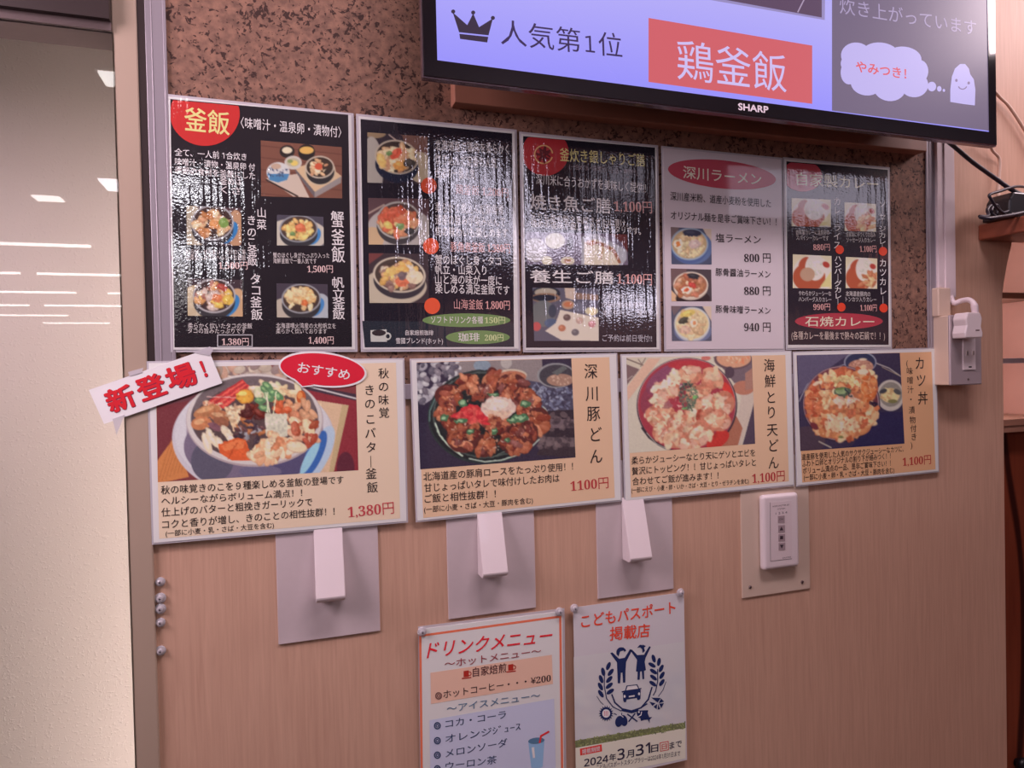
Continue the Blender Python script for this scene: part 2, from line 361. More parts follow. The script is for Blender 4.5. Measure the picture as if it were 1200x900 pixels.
# ---------------------------------------------------------------- painter for the printed food photographs
class Canvas:
    def __init__(s, x0, y0, x1, y1, bgc, k=2.0):
        s.x0, s.y0, s.k = x0, y0, k
        s.h, s.w = int((y1-y0)*k)+2, int((x1-x0)*k)+2
        s.a = np.empty((s.h, s.w, 3)); s.a[:] = bgc
        yy, xx = np.mgrid[0:s.h, 0:s.w]; s.X = x0 + xx/k; s.Y = y0 + yy/k; s.T = (0, 0, 1)
        s.rng = np.random.default_rng(3)
    def _mix(s, al, col): s.a += al[..., None]*(np.asarray(col, float)-s.a)
    def ell(s, cx, cy, rx, ry, col, ang=0, alpha=1.0, soft=0.6):
        ox, oy, k = s.T; cx, cy, rx, ry = ox+cx*k, oy+cy*k, max(rx*k, .05), max(ry*k, .05)
        t = math.radians(ang); R = max(rx, ry)+2
        i0 = max(0, int((cy-R-s.y0)*s.k)); i1 = min(s.h, int((cy+R-s.y0)*s.k)+2); j0 = max(0, int((cx-R-s.x0)*s.k)); j1 = min(s.w, int((cx+R-s.x0)*s.k)+2)
        if i0 >= i1 or j0 >= j1: return
        dx, dy = s.X[i0:i1, j0:j1]-cx, s.Y[i0:i1, j0:j1]-cy
        u, v = dx*math.cos(t)+dy*math.sin(t), -dx*math.sin(t)+dy*math.cos(t)
        d = (np.sqrt((u/rx)**2+(v/ry)**2)-1)*min(rx, ry)
        al = np.clip(0.5-d/soft, 0, 1)*alpha
        s.a[i0:i1, j0:j1] += al[..., None]*(np.asarray(col, float)-s.a[i0:i1, j0:j1])
    def ring(s, cx, cy, rx, ry, wd, col, ang=0, alpha=1.0):
        ox, oy, k = s.T; cx, cy, rx, ry = ox+cx*k, oy+cy*k, rx*k, ry*k; t = math.radians(ang)
        dx, dy = s.X-cx, s.Y-cy; u, v = dx*math.cos(t)+dy*math.sin(t), -dx*math.sin(t)+dy*math.cos(t)
        d = np.abs((np.sqrt((u/rx)**2+(v/ry)**2)-1)*min(rx, ry))
        s._mix(np.clip((wd*k/2-d)/0.6+0.5, 0, 1)*alpha, col)
    def poly(s, pts, col, alpha=1.0):
        ox, oy, k = s.T; q = [(ox+p[0]*k, oy+p[1]*k) for p in pts]
        ins = np.zeros(s.X.shape, bool); n = len(q)
        for i in range(n):
            (xa, ya), (xb, yb) = q[i], q[(i+1) % n]
            if ya == yb: continue
            ins ^= ((ya > s.Y) != (yb > s.Y)) & (s.X < (xb-xa)*(s.Y-ya)/(yb-ya)+xa)
        s._mix(ins*alpha, col); return ins
    def line(s, pts, wd, col, alpha=1.0):
        ox, oy, k = s.T; D = np.full(s.X.shape, 1e9)
        q = [(ox+p[0]*k, oy+p[1]*k) for p in pts]
        for (xa, ya), (xb, yb) in zip(q[:-1], q[1:]):
            L2 = (xb-xa)**2+(yb-ya)**2+1e-9; t = np.clip(((s.X-xa)*(xb-xa)+(s.Y-ya)*(yb-ya))/L2, 0, 1)
            D = np.minimum(D, np.hypot(s.X-xa-t*(xb-xa), s.Y-ya-t*(yb-ya)))
        s._mix(np.clip((wd*k/2-D)/0.5+0.5, 0, 1)*alpha, col)
    def lumps(s, cx, cy, rx, ry, n, size, cols, aspect=0.6, seed=1, shade=22, glint=0.3):
        """n overlapping pieces of food inside an ellipse, each with its own tone, dark rim and light top"""
        r = random.Random(seed)
        for _ in range(n):
            t = r.uniform(0, 6.283); q = math.sqrt(r.random())
            x, y = cx+rx*q*math.cos(t), cy+ry*q*math.sin(t); z = size*r.uniform(0.6, 1.3); a = r.uniform(0, 180); c = np.array(r.choice(cols), float)+r.uniform(-14, 14)
            s.ell(x, y+z*0.08, z*1.08, z*aspect*1.12, c-shade*1.3, a, 0.8); s.ell(x, y, z, z*aspect, c, a)
            s.ell(x-z*0.15, y-z*0.15, z*0.55, z*aspect*0.45, c+shade, a, 0.7)
            if r.random() < glint: s.ell(x+r.uniform(-.4, .4)*z, y+r.uniform(-.4, .2)*z, z*0.14, z*0.1, c+70, a, 0.6)
    def specks(s, cx, cy, rx, ry, n, size, cols, seed=1, alpha=0.9):
        r = random.Random(seed)
        for _ in range(n):
            t = r.uniform(0, 6.283); q = math.sqrt(r.random())
            s.ell(cx+rx*q*math.cos(t), cy+ry*q*math.sin(t), size*r.uniform(.5, 1.4), size*r.uniform(.3, .8), r.choice(cols), r.uniform(0, 180), alpha)
    def warp(s, cx, cy, rx, ry, amp, size, seed=1):
        """ragged edges for the food inside an ellipse: shift the paint by smooth noise"""
        ox, oy, k = s.T; cx, cy, rx, ry = ox+cx*k, oy+cy*k, rx*k, ry*k
        r = np.random.default_rng(seed); f = max(2, int(size*s.k)); h, w_ = s.h//f+3, s.w//f+3
        def field():
            g = r.normal(0, 1, (h, w_)); yy = np.arange(s.h)/f; xx = np.arange(s.w)/f
            i, j = yy.astype(int), xx.astype(int); fy, fx = (yy-i)[:, None], (xx-j)[None, :]; fy = fy*fy*(3-2*fy); fx = fx*fx*(3-2*fx)
            return (g[np.ix_(i, j)]*(1-fx)+g[np.ix_(i, j+1)]*fx)*(1-fy)+(g[np.ix_(i+1, j)]*(1-fx)+g[np.ix_(i+1, j+1)]*fx)*fy
        m = np.clip((1-np.sqrt(((s.X-cx)/rx)**2+((s.Y-cy)/ry)**2))*6, 0, 1)
        X = s.X+field()*amp*m; Y = s.Y+field()*amp*m
        b = s.sample(X, Y); lum = 1+field()[..., None]*0.06*m[..., None]
        s.a = b*lum
    def soften(s):
        p = np.pad(s.a, ((1, 1), (1, 1), (0, 0)), 'edge'); s.a = (p[:-2, 1:-1]+p[2:, 1:-1]+p[1:-1, :-2]+p[1:-1, 2:]+2*p[1:-1, 1:-1])/6
        g = s.a.mean(-1, keepdims=True); s.a = g+(s.a-g)*0.90
    def grain(s, amp, f=3):
        h, w_ = s.h//f+2, s.w//f+2; g = s.rng.normal(0, amp, (h, w_)); g = np.kron(g, np.ones((f, f)))[:s.h, :s.w]
        s.a += g[..., None]
    def sample(s, px, py):
        x = np.clip((px-s.x0)*s.k, 0, s.w-1.001); y = np.clip((py-s.y0)*s.k, 0, s.h-1.001)
        i, j = y.astype(int), x.astype(int); fy, fx = (y-i)[..., None], (x-j)[..., None]
        A = s.a
        return (A[i, j]*(1-fx)+A[i, j+1]*fx)*(1-fy)+(A[i+1, j]*(1-fx)+A[i+1, j+1]*fx)*fy

def photo(parent, name, quad, paint, bgc, Y, white, kind, label=None, step=1.0):
    """a printed photograph: a fine grid on the sheet, one printed colour per grid point"""
    xs = [p[0] for p in quad]; ys = [p[1] for p in quad]
    cv = Canvas(min(xs)-1, min(ys)-1, max(xs)+1, max(ys)+1, bgc)
    paint(cv); cv.soften()
    TL, TR, BR, BL = [at(*p, Y) for p in quad]
    nx = int((max(xs)-min(xs))/step)+1; ny = int((max(ys)-min(ys))/step)+1
    t = np.linspace(0, 1, nx+1)[None, :, None]; v = np.linspace(0, 1, ny+1)[:, None, None]
    G = (TL*(1-t)+TR*t)*(1-v)+(BL*(1-t)+BR*t)*v
    px, py = to_px(G[..., 0], Y, G[..., 1])
    col = np.clip(cv.sample(px, py), 3, 252)
    lin = np.clip(s2l(col)/s2l(white)*0.82, 0.004, 0.92)
    o3 = np.array(parent['_o']); n1 = nx+1
    V = np.stack([G[..., 0], np.full(G.shape[:2], Y), G[..., 1]], -1).reshape(-1, 3)-o3
    i = np.arange(ny)[:, None]*n1+np.arange(nx)[None, :]
    F = np.stack([i, i+n1, i+n1+1, i+1], -1).reshape(-1, 4)
    me = bpy.data.meshes.new(name); me.from_pydata(V.tolist(), [], F.tolist())
    ca = me.color_attributes.new('Col', 'FLOAT_COLOR', 'POINT')
    ca.data.foreach_set('color', np.concatenate([lin.reshape(-1, 3), np.ones((V.shape[0], 1))], 1).ravel())
    me.materials.append(photo_mat(kind)); me.update()
    o = bpy.data.objects.new(name, me); C.objects.link(o); o.parent = parent; o['_o'] = list(parent['_o'])
    if label: o['label'] = label
    return o

# ---------------------------------------------------------------- the setting
WOODY = 0.006                    # depth of the wood panel's face; the sheets hang at 0
M_wood = wood('pink_wood_panel', (196, 156, 133), (212, 173, 149), 110, 5)
M_tan = plain('tan_jamb_paint', (174, 154, 136), 0.5, noise=0.05, nscale=8)
M_dark = plain('dark_bronze_and_gap_shade', (46, 32, 32), 0.45)
M_alu = plain('brushed_lavender_aluminium', (156, 148, 156), 0.42, 0.3)
M_white_plastic = plain('white_plastic', (226, 214, 216), 0.35, coat=0.2)
M_ivory = plain('ivory_plastic', (214, 190, 172), 0.45)
M_ceiling = plain('ceiling_white', (200, 186, 182), 0.8)
M_room = plain('hall_wall_paint', (140, 116, 110), 0.8)
M_floor = plain('hall_floor', (120, 100, 92), 0.4, noise=0.2, nscale=6)
M_black = plain('black_plastic', (24, 22, 28), 0.35)
M_blackcable = plain('black_cable', (30, 24, 40), 0.45)
M_cork = cork_material()
M_clear = clear_material('clear_pin', (1, 1, 1), 1.0, 0.5, 0.08)
M_film = clear_material('clear_film_edge', (1, 1, 1), 1.2, 0.62, 0.06)
M_glass = clear_material('window_glass', (0.97, 0.97, 0.97), 1.0, 0.0, 0.0)
M_redwood = wood('reddish_cabinet_wood', (118, 52, 34), (150, 74, 48), 24, 1.6, 0.4, veins=(58, 20, 14))
M_shelf = wood('brown_shelf_wood', (116, 60, 44), (148, 84, 62), 6, 30, 0.4)
M_cream = plain('cream_laminate', (232, 200, 182), 0.5)
M_rose = plain('rose_wood_upright', (190, 134, 118), 0.5, noise=0.06, nscale=30)

def plaster():
    m, nt, b = nodes('rough_plaster'); n = nt.nodes; L = nt.links
    g = n.new('ShaderNodeNewGeometry'); t = n.new('ShaderNodeTexNoise'); t.inputs['Scale'].default_value = 190; t.inputs['Detail'].default_value = 3
    L.new(g.outputs['Position'], t.inputs['Vector'])
    r = n.new('ShaderNodeValToRGB'); r.color_ramp.elements[0].position = 0.55; r.color_ramp.elements[1].position = 0.7
    L.new(t.outputs['Fac'], r.inputs[0])
    bp = n.new('ShaderNodeBump'); bp.inputs['Strength'].default_value = 0.3; bp.inputs['Distance'].default_value = 0.0015
    L.new(r.outputs[0], bp.inputs['Height']); L.new(bp.outputs[0], b.inputs['Normal'])
    b.inputs['Base Color'].default_value = alb((222, 210, 204), (255,)*3, 1); b.inputs['Roughness'].default_value = 0.8
    return m
M_plaster = plaster()

Z = lambda v: EYE + v
UE = float(at(1176, 620, WOODY)[0])          # right end of the wood panel below the niche
b = MB()
nc = [at(1174.5, 345, WOODY), at(1176.5, 330, WOODY), at(1180, 310, WOODY), at(1184.5, 290, WOODY), at(1188, 272, WOODY)]
b.prism([(-0.148, 0), (UE, 0)] + [tuple(q) for q in nc] + [(2.4, nc[-1][1]), (2.4, CEIL), (-0.148, CEIL)], WOODY, 0.035, M_wood)
struct(b.build('wall_front'))
b = MB(); b.box(-4.0, -1.55, 0.0, 0.08, 0, CEIL, M_room); b.box(-1.55, -0.148, 0.0, 0.08, Z(0.62), CEIL, M_room); struct(b.build('wall_left_front'))
b = MB(); b.box(-7.5, 7.5, -19.5, 0.5, -0.05, 0, M_floor); struct(b.build('floor'))
b = MB(); b.box(-7.5, 7.5, -19.5, 0.5, CEIL, CEIL+0.05, M_ceiling); struct(b.build('ceiling'))
b = MB(); b.box(-7.55, -7.5, -19.5, 0.5, 0, CEIL, M_room); struct(b.build('wall_left'))
b = MB(); b.box(7.5, 7.55, -19.5, 0.5, 0, CEIL, M_room); struct(b.build('wall_right'))
b = MB(); b.box(-7.5, 7.5, -19.55, -19.5, 0, CEIL, M_room); struct(b.build('wall_back'))
b = MB(); b.box(0.75, 7.5, -3.3, -3.2, 0, CEIL, M_room); struct(b.build('wall_shop_front'))
# unseen slab added behind the camera to keep pane light off the lower wall
b = MB(); b.box(0.45, 3.2, -1.36, -1.32, 0, EYE+.20, M_room); struct(b.build('wall_light_block'))
# recess behind the left pane
b = MB(); b.box(-4.0, 0.0, 0.42, 0.46, 0, CEIL, M_plaster); b.box(-0.03, 0.0, 0.036, 0.42, 0, CEIL, M_plaster); struct(b.build('wall_recess'))
# window: sliding pane with its head rail and the tan jamb
b = MB()
zt = float(at(66, 30)[1]); zl = float(at(66, 20)[1])
b.box(-1.55, -0.1735, -0.012, 0.05, zl, Z(0.62), M_dark); b.box(-1.55, -0.1735, -0.004, 0.05, zt, zl, plain('head_rail_lip', (112, 96, 96), 0.4, 0.4))
b.box(-1.55, -1.50, -0.01, 0.05, 0, zl, M_dark)
win = struct(b.build('window_1', None, (-0.86, 0, 0)))
b = MB(); b.box(-1.50, -0.172, 0.0, 0.004, 0, zt, M_glass); o = b.build('glass_pane', win); o['label'] = 'clear glass pane'
b = MB(); b.box(-0.1738, -0.1478, 0.0004, 0.06, 0, CEIL, M_tan); struct(b.build('trim_1', bevel=0.0015))
b = MB(); b.box(-0.1478, -0.1395, 0.002, 0.02, Z(0.0), CEIL, M_dark); struct(b.build('gap_shadow_strip'))  # dark strip standing in for the shadow line between jamb and frame
# niche at the right: back, upright, side post
b = MB(); b.box(UE-0.002, 2.4, 0.16, 0.18, Z(-0.13), Z(0.3), M_cream); struct(b.build('wall_niche'))
b = MB(); xa = float(at(1194.5, 450, 0.12)[0]); b.box(xa, xa+0.25, 0.10, 0.16, Z(-0.13), Z(0.3), M_rose); struct(b.build('trim_3'))
b = MB(); b.box(UE-0.0005, UE+0.007, 0.010, 0.05, 0, Z(-0.125), plain('panel_edge', (188, 136, 104), 0.5)); struct(b.build('trim_4'))

# ---------------------------------------------------------------- cork board with its aluminium frame
cx0, cx1 = -0.1395, float(at(1098.5, 300, 0.0)[0])
cb0, cb1 = float(at(478, 468)[1]), CEIL - 0.12
t = thing('cork_board', 'speckled brown cork board in a lavender grey metal frame, behind the menus and screen', 'pinboard', (0.47, 0.006, cb0))
b = MB(); b.box(cx0+0.018, cx1-0.018, 0.0035, 0.0065, cb0+0.01, cb1-0.01, M_cork); b.build('cork_panel', t)
for x0, x1, z0, z1 in ((cx0, -0.1172, cb0, cb1), (float(at(1087.5, 300)[0]), cx1, cb0, cb1)):
    b = MB(); b.box(x0, x1, 0.0012, 0.012, z0, z1, M_alu)
    b.box(x0+0.006, x0+0.0075, 0.0006, 0.002, z0, z1, M_alu); b.box(x1-0.0035, x1, 0.0002, 0.002, z0, z1, M_alu)
    b.build('frame', t, bevel=0.0006)
for z0, z1 in ((cb0, float(at(478, 450)[1])), (cb1-0.02, cb1)):
    b = MB(); b.box(-0.1172, float(at(1087.5, 300)[0]), 0.0012, 0.012, z0, z1, M_alu); b.build('frame', t, bevel=0.0006)

# ---------------------------------------------------------------- menu sheets
YP, YG, YD, YT = 0.0, -0.00012, -0.00024, -0.00040      # paper, printed ground, discs and photos, lettering
def sheet(name, label, cat, group, u, v, ang, wd, ht, white, kind, film=0.0030, paper=(252, 250, 252), filmmat=None):
    """laminated paper sheet: clear film a little larger than the white paper"""
    t = thing(name, label, cat, (u, 0.0, Z(v)), group)
    a = math.radians(ang); ca, sa = math.cos(a), math.sin(a)
    def quad(w_, h_): return [(u+x*ca-y*sa, Z(v)+x*sa+y*ca) for x, y in ((-w_/2, -h_/2), (w_/2, -h_/2), (w_/2, h_/2), (-w_/2, h_/2))]
    if film:
        b = MB(); b.prism(quad(wd, ht), 0.0006, 0.0011, filmmat or M_film); b.build('laminate_film', t)
    b = MB(); b.prism(quad(wd-2*film, ht-2*film), YP, 0.0005, ink(paper, (250, 246, 252), kind, 'paper')); b.build('paper', t)
    t['_ang'] = ang
    return t
class Sheet:
    """collects the printing of one sheet by part"""
    def __init__(s, t, white, kind): s.t, s.w, s.k, s.p, s.c = t, white, kind, {}, 0
    def mb(s, part): return s.p.setdefault(part, MB())
    def one(s, part): s.c += 1; return s.p.setdefault((part, s.c), MB())
    def i(s, c): return ink(c, s.w, s.k)
    def ground(s, quad, c, part='printed_ground'): s.one(part).fpx(quad, YG-(.00006 if part != 'printed_ground' else 0), s.i(c))
    def disc(s, cx, cy, rx, ry, c, ang=0, part='disc', clip=None, Y=YD):
        pts = []
        for i in range(48):
            t = 2*math.pi*i/48; a = math.radians(ang); x, y = rx*math.cos(t), ry*math.sin(t)
            p = [cx+x*math.cos(a)-y*math.sin(a), cy+x*math.sin(a)+y*math.cos(a)]
            if clip: p[0] = max(p[0], clip[0]); p[1] = max(p[1], clip[1]+(p[0]-clip[0])*clip[2])
            pts.append(p)
        s.one(part).fpx(pts, Y-.00006, s.i(c))
    def tx(s, body, x0, y0, x1, y1, h, c, part='lettering', bold=0.006, shear=0.0, Y=YT): s.one(part).text(body.translate(SERIF if part == 'price' else SANS), (x0, y0), (x1, y1), h, Y, s.i(c), 0.0 if part == 'price' else bold, shear)
    def vt(s, body, pts, wpx, hpx, c, part='lettering', bold=0.0): s.one(part).vtext([(ch, p[0], p[1]) for ch, p in zip(body, pts)], wpx, hpx, YT, s.i(c), bold)
    def photo(s, quad, paint, bgc=(60, 45, 55), label=None, step=1.0): return photo(s.t, 'dish_photo', quad, paint, bgc, YD, s.w, s.k, label, step)
    def done(s):
        for n, b in s.p.items(): b.build(n if isinstance(n, str) else n[0], s.t)

def bowl(c, cx, cy, rx, ry, rim, body, tray, cols, n=40, size=5, accents=(), ang=0, seed=1, inside=(70, 50, 50), depth=0.28, bluish=None):
    """a pot or bowl of food seen from above at an angle"""
    if tray: c.ell(cx, cy+ry*0.30, rx*1.32, ry*1.25, tray)
    if bluish: c.ell(cx+rx*0.75, cy+ry*0.55, rx*0.36, ry*0.7, bluish, 35)
    c.ell(cx, cy+ry*depth, rx*0.98, ry*1.0, body, ang); c.ell(cx, cy, rx, ry, rim, ang); c.ell(cx, cy, rx*0.92, ry*0.9, inside, ang)
    c.lumps(cx, cy+ry*0.06, rx*0.74, ry*0.68, n, size, cols, 0.55, seed)
    for dx, dy, ax, ay, col, an in accents: c.ell(cx+dx, cy+dy, ax, ay, col, an); c.ell(cx+dx-ax*.2, cy+dy-ay*.25, ax*.5, ay*.4, np.array(col)+25, an, 0.7)
    c.warp(cx, cy+ry*.05, rx*.9, ry*.88, 0.6, 2.2, seed)
CREAM = [(226, 190, 160), (214, 164, 130), (232, 206, 180), (200, 140, 112)]
G_UP = 'laminated menu sheets of the upper row'
G_LO = 'laminated dish sheets of the lower row'
WHITE_T = (232, 222, 230); PINK_T = (222, 160, 170); GOLD_T = (236, 205, 150)

# ---- sheet 1
t = sheet('menu_sheet', 'black menu sheet with red corner disc and five pot photos, leftmost in upper row', 'menu', G_UP, -0.01314, 0.18441, -0.55, 0.216, 0.303, W_UP, 'upper')
s = Sheet(t, W_UP, 'upper')
s.ground([(199.5, 116), (408, 134.5), (412.5, 406.5), (204.5, 407)], (34, 27, 38))
s.disc(240, 133, 41, 38, (196, 48, 52), 3, clip=(200.2, 117, 0.0887))
s.tx('釜飯', 216, 139, 269, 145, 27, GOLD_T, 'heading', 0.012)
s.tx('〈味噌汁・温泉卵・漬物付〉', 282, 143.5, 400, 155, 13, WHITE_T, 'heading', 0.004)
for bd, x0, y0, x1, y1 in (('全て、一人前 1合炊き', 205, 178, 289, 184), ('味噌汁・漬物・温泉卵 付', 205, 189, 299, 196), ('季節の食材を釜飯にした', 205, 199, 299, 206)):
    s.tx(bd, x0, y0, x1, y1, 8.6, WHITE_T)
s.tx('釜めは', 258, 212, 283, 213, 9, WHITE_T); s.tx('くさ', 259, 222, 282, 224, 9, WHITE_T)
def p(c):
    c.T = (200, 160, .175); c.poly([(600, 20), (1150, 70), (1150, 420), (600, 400)], (128, 78, 70))
    for k in range(5): c.line([(600, 60+80*k), (1150, 120+80*k)], 6, (104, 60, 56))
    c.poly([(640, 280), (850, 250), (930, 410), (820, 400)], (206, 180, 178)); c.line([(640, 290), (850, 400)], 10, (60, 42, 44))
    c.poly([(830, 210), (1010, 160), (1145, 265), (965, 370)], (214, 176, 150)); c.poly([(830, 210), (965, 370), (965, 410), (838, 240)], (110, 96, 110)); c.poly([(965, 370), (1145, 265), (1140, 310), (965, 410)], (150, 136, 146))
    c.ell(780, 100, 50, 42, (48, 40, 44)); c.ell(780, 92, 34, 22, (226, 206, 190)); c.ell(910, 105, 56, 55, (44, 36, 40)); c.ell(910, 92, 48, 25, (226, 172, 96))
    c.ell(820, 175, 58, 46, (204, 190, 196)); c.ell(820, 172, 44, 30, (190, 176, 160)); c.ell(828, 178, 24, 18, (232, 196, 110)); c.ell(800, 165, 18, 12, (140, 150, 100))
    c.ell(720, 240, 78, 68, (208, 200, 216)); c.poly([(645, 250), (795, 250), (780, 290), (720, 308), (660, 290)], (74, 128, 190)); c.ell(705, 200, 34, 20, (196, 160, 150)); c.specks(720, 235, 66, 44, 26, 7, [(70, 80, 120)], 4)
    c.ell(1000, 235, 105, 92, (206, 178, 160)); c.ell(1002, 236, 94, 84, (52, 48, 56)); c.ell(998, 205, 98, 76, (196, 176, 172)); c.ell(998, 205, 88, 66, (66, 50, 48))
    c.lumps(998, 208, 66, 48, 34, 18, CREAM, .5, 5); c.ell(990, 200, 26, 22, (214, 84, 62)); c.ell(1050, 232, 20, 12, (54, 48, 52))
s.photo([(305.5, 164.5), (400.5, 172.5), (401, 232.5), (306, 230)], p, (120, 74, 66))
def p(c): c.poly([(218, 241), (284, 244), (284, 290), (218, 290)], (84, 58, 70)); c.ell(224, 272, 14, 34, (176, 158, 150)); c.ell(276, 268, 10, 22, (190, 140, 116)); bowl(c, 249, 261, 25, 21, (172, 166, 186), (56, 50, 62), None, CREAM + [(190, 120, 80)], 46, 5, ((2, 2, 7, 5, (216, 140, 90), 0), (13, 0, 6, 6, (120, 150, 80), 0)), 0, 2, (70, 48, 50), .32, (50, 120, 200))
s.photo([(218.5, 241), (282.5, 243.5), (283, 288), (219, 287)], p)
def p(c): c.poly([(320, 250), (385, 250), (385, 290), (320, 290)], (78, 70, 92)); c.ell(346, 276, 38, 20, (200, 186, 186)); bowl(c, 350, 268, 22.5, 16, (150, 148, 170), (58, 54, 66), None, [(238, 200, 130), (226, 170, 110), (236, 214, 160)], 46, 4.5, ((2, -1, 6, 5.5, (222, 110, 80), 0), (-7, 6, 3, 2.5, (110, 140, 90), 0)), 0, 3, (80, 60, 60), .4, (66, 130, 210))
s.photo([(324.5, 251.5), (379, 254), (379.5, 288), (324.5, 287.5)], p)
def p(c): c.ell(230, 356, 20, 22, (196, 170, 150)); c.ell(278, 358, 12, 20, (206, 160, 132)); bowl(c, 251, 346.5, 25, 20.5, (178, 168, 186), (60, 54, 66), None, [(206, 176, 180), (170, 104, 100), (226, 160, 110), (230, 180, 90), (216, 196, 190)], 52, 5, ((3, 3, 6, 5, (222, 120, 80), 0), (16, 5, 7, 6, (228, 180, 80), 0), (9, -10, 7, 4, (176, 70, 66), 20)), 0, 7, (70, 50, 56), .34, (56, 126, 206))
s.photo([(219.5, 326), (284, 328), (284.5, 371), (220, 370)], p, (70, 52, 66))
def p(c): c.ell(340, 366, 26, 18, (190, 172, 170)); c.ell(376, 362, 12, 18, (176, 176, 200)); bowl(c, 353, 350, 23, 17.5, (158, 154, 174), (60, 54, 64), None, [(232, 190, 150), (224, 170, 120), (238, 208, 170)], 48, 5, ((-3, -8, 10, 5, (230, 196, 160), 0), (4, 5, 4, 4, (226, 112, 70), 0)), 0, 9, (76, 56, 56), .42, (70, 130, 210))
s.photo([(324, 332), (384, 333), (384.5, 372.5), (324.5, 372)], p, (74, 62, 82))
for bd, pts, w_, h_ in (('山菜', [(306.5, 249), (306.5, 263)], 11, 12), ('きのこ釜飯', [(294.5, 258), (295, 272), (295, 283.5), (295.5, 294.5), (295.5, 305.5)], 11, 11.5), ('タコ釜飯', [(299.5, 327), (300, 340), (300, 354), (301, 368.5)], 13, 13),
                    ('蟹釜飯', [(395.5, 257), (396, 278), (396.5, 298)], 15, 19), ('帆立釜飯', [(396, 331), (396.5, 344), (397, 356), (397, 368)], 14, 12.5)):
    s.vt(bd, pts, w_, h_, WHITE_T, 'heading', 0.008)
for bd, x0, x1, y in (('わらび・ぜんまい・たけのこ等', 218, 288, 295), ('山菜たっぷりのヘルシーな釜飯', 218, 288, 301.5), ('蟹のほぐし身がたっぷり入った', 320, 386, 299), ('海鮮釜飯で一番人気です', 320, 371, 305.5),
                      ('柔らかく炊いたタコの釜飯', 220, 295.5, 381.5), ('タコの旨みたっぷりです', 220, 288, 387.5), ('北海道噴火湾産の大粒帆立を', 323.5, 393.5, 381.5), ('柔らかく炊いております', 323.5, 383, 387.8)):
    s.tx(bd, x0, y, x1, y+0.4, 6.3, (206, 190, 206))
for bd, x0, x1, y in (('1,500円', 256, 290, 311), ('1,500円', 360, 390, 315), ('1,380円', 260, 291.5, 400.2), ('1,400円', 361.5, 391, 398.5)):
    s.tx(bd, x0, y, x1, y, 9.5, (226, 186, 200), 'price')
s.mb('price').lpx([(255, 392.5), (295.5, 392.5), (295.5, 406), (255, 406)], 1.2, YT, s.i((176, 166, 186)), closed=True)
s.done()

# ---- sheet 2
t = sheet('menu_sheet', 'black menu sheet with three stacked pot photos and green ovals at the bottom', 'menu', G_UP, 0.20645, 0.1827, -0.314, 0.216, 0.303, W_UP, 'upper')
s = Sheet(t, W_UP, 'upper')
s.ground([(422.5, 139.5), (600, 156.5), (602.5, 406.5), (427.5, 407)], (30, 24, 40))
s.ground([(424.5, 376), (602, 378), (602.5, 406.5), (427.5, 407)], (42, 44, 60), 'printed_band')
def p(c):
    c.poly([(470, 155), (502, 160), (502, 216), (490, 216)], (120, 80, 78)); c.line([(456, 158), (500, 192)], 1.5, (190, 160, 160)); c.ell(440, 157, 12, 5, (150, 120, 100)); c.ell(435, 200, 14, 40, (170, 156, 160)); c.ell(492, 196, 14, 18, (190, 166, 150))
    bowl(c, 465, 184, 26, 20, (186, 166, 160), (26, 32, 62), None, CREAM, 52, 6, ((-1, -4, 8, 5, (222, 84, 66), -40), (4, 10, 8, 6, (226, 150, 80), 0), (15, 7, 7, 5, (70, 62, 64), 0), (-9, -4, 4, 3, (110, 140, 90), 0), (-18, 4, 5, 9, (226, 180, 110), -20)), 12, 4, (60, 46, 48), .5)
s.photo([(430.5, 155), (501, 160), (501.5, 216), (430.5, 214)], p, (52, 40, 56))
def p(c):
    c.line([(432, 250), (450, 240)], 2, (180, 150, 150)); c.ell(468, 268, 38, 26, (180, 166, 176)); c.ell(436, 280, 14, 14, (206, 166, 140))
    bowl(c, 467, 258, 26, 22, (178, 168, 176), (70, 62, 72), None, [(222, 110, 84), (228, 150, 120), (200, 84, 66), (226, 180, 130)], 50, 6.5, ((-5, -8, 15, 5, (216, 90, 70), -14), (7, -2, 14, 4, (222, 120, 92), -10), (2, 7, 5, 4, (120, 150, 100), 0), (13, 13, 6, 4, (60, 56, 66), 0), (-12, 6, 6, 4, (232, 190, 110), 30)), 0, 6, (90, 66, 70), .3)
s.photo([(431.5, 232), (502.5, 233), (503, 287), (432, 286.5)], p, (96, 66, 78))
def p(c):
    c.poly([(432, 297), (450, 297), (432, 310)], (120, 60, 66)); c.ell(440, 352, 16, 30, (190, 170, 160)); c.ell(462, 336, 38, 22, (196, 176, 168))
    bowl(c, 468, 322, 31, 21, (206, 186, 180), (60, 52, 66), None, [(226, 200, 180), (206, 150, 120), (230, 176, 110), (200, 180, 176), (150, 110, 110)], 60, 6, ((3, 8, 8, 6, (222, 110, 84), 0), (4, -6, 7, 6, (228, 170, 100), 0), (4, 1, 6, 5, (120, 96, 110), 0), (18, 3, 10, 8, (234, 206, 186), 0), (-10, -4, 9, 5, (224, 180, 110), -30)), 6, 8, (80, 62, 62), .34)
s.photo([(432, 296.5), (502, 297.5), (502.5, 355), (433, 355)], p, (66, 50, 62))
for x, y in ((502.5, 217.5), (505, 288.5), (506.5, 358.5)): s.disc(x, y, 9.3, 9.5, (226, 86, 60))
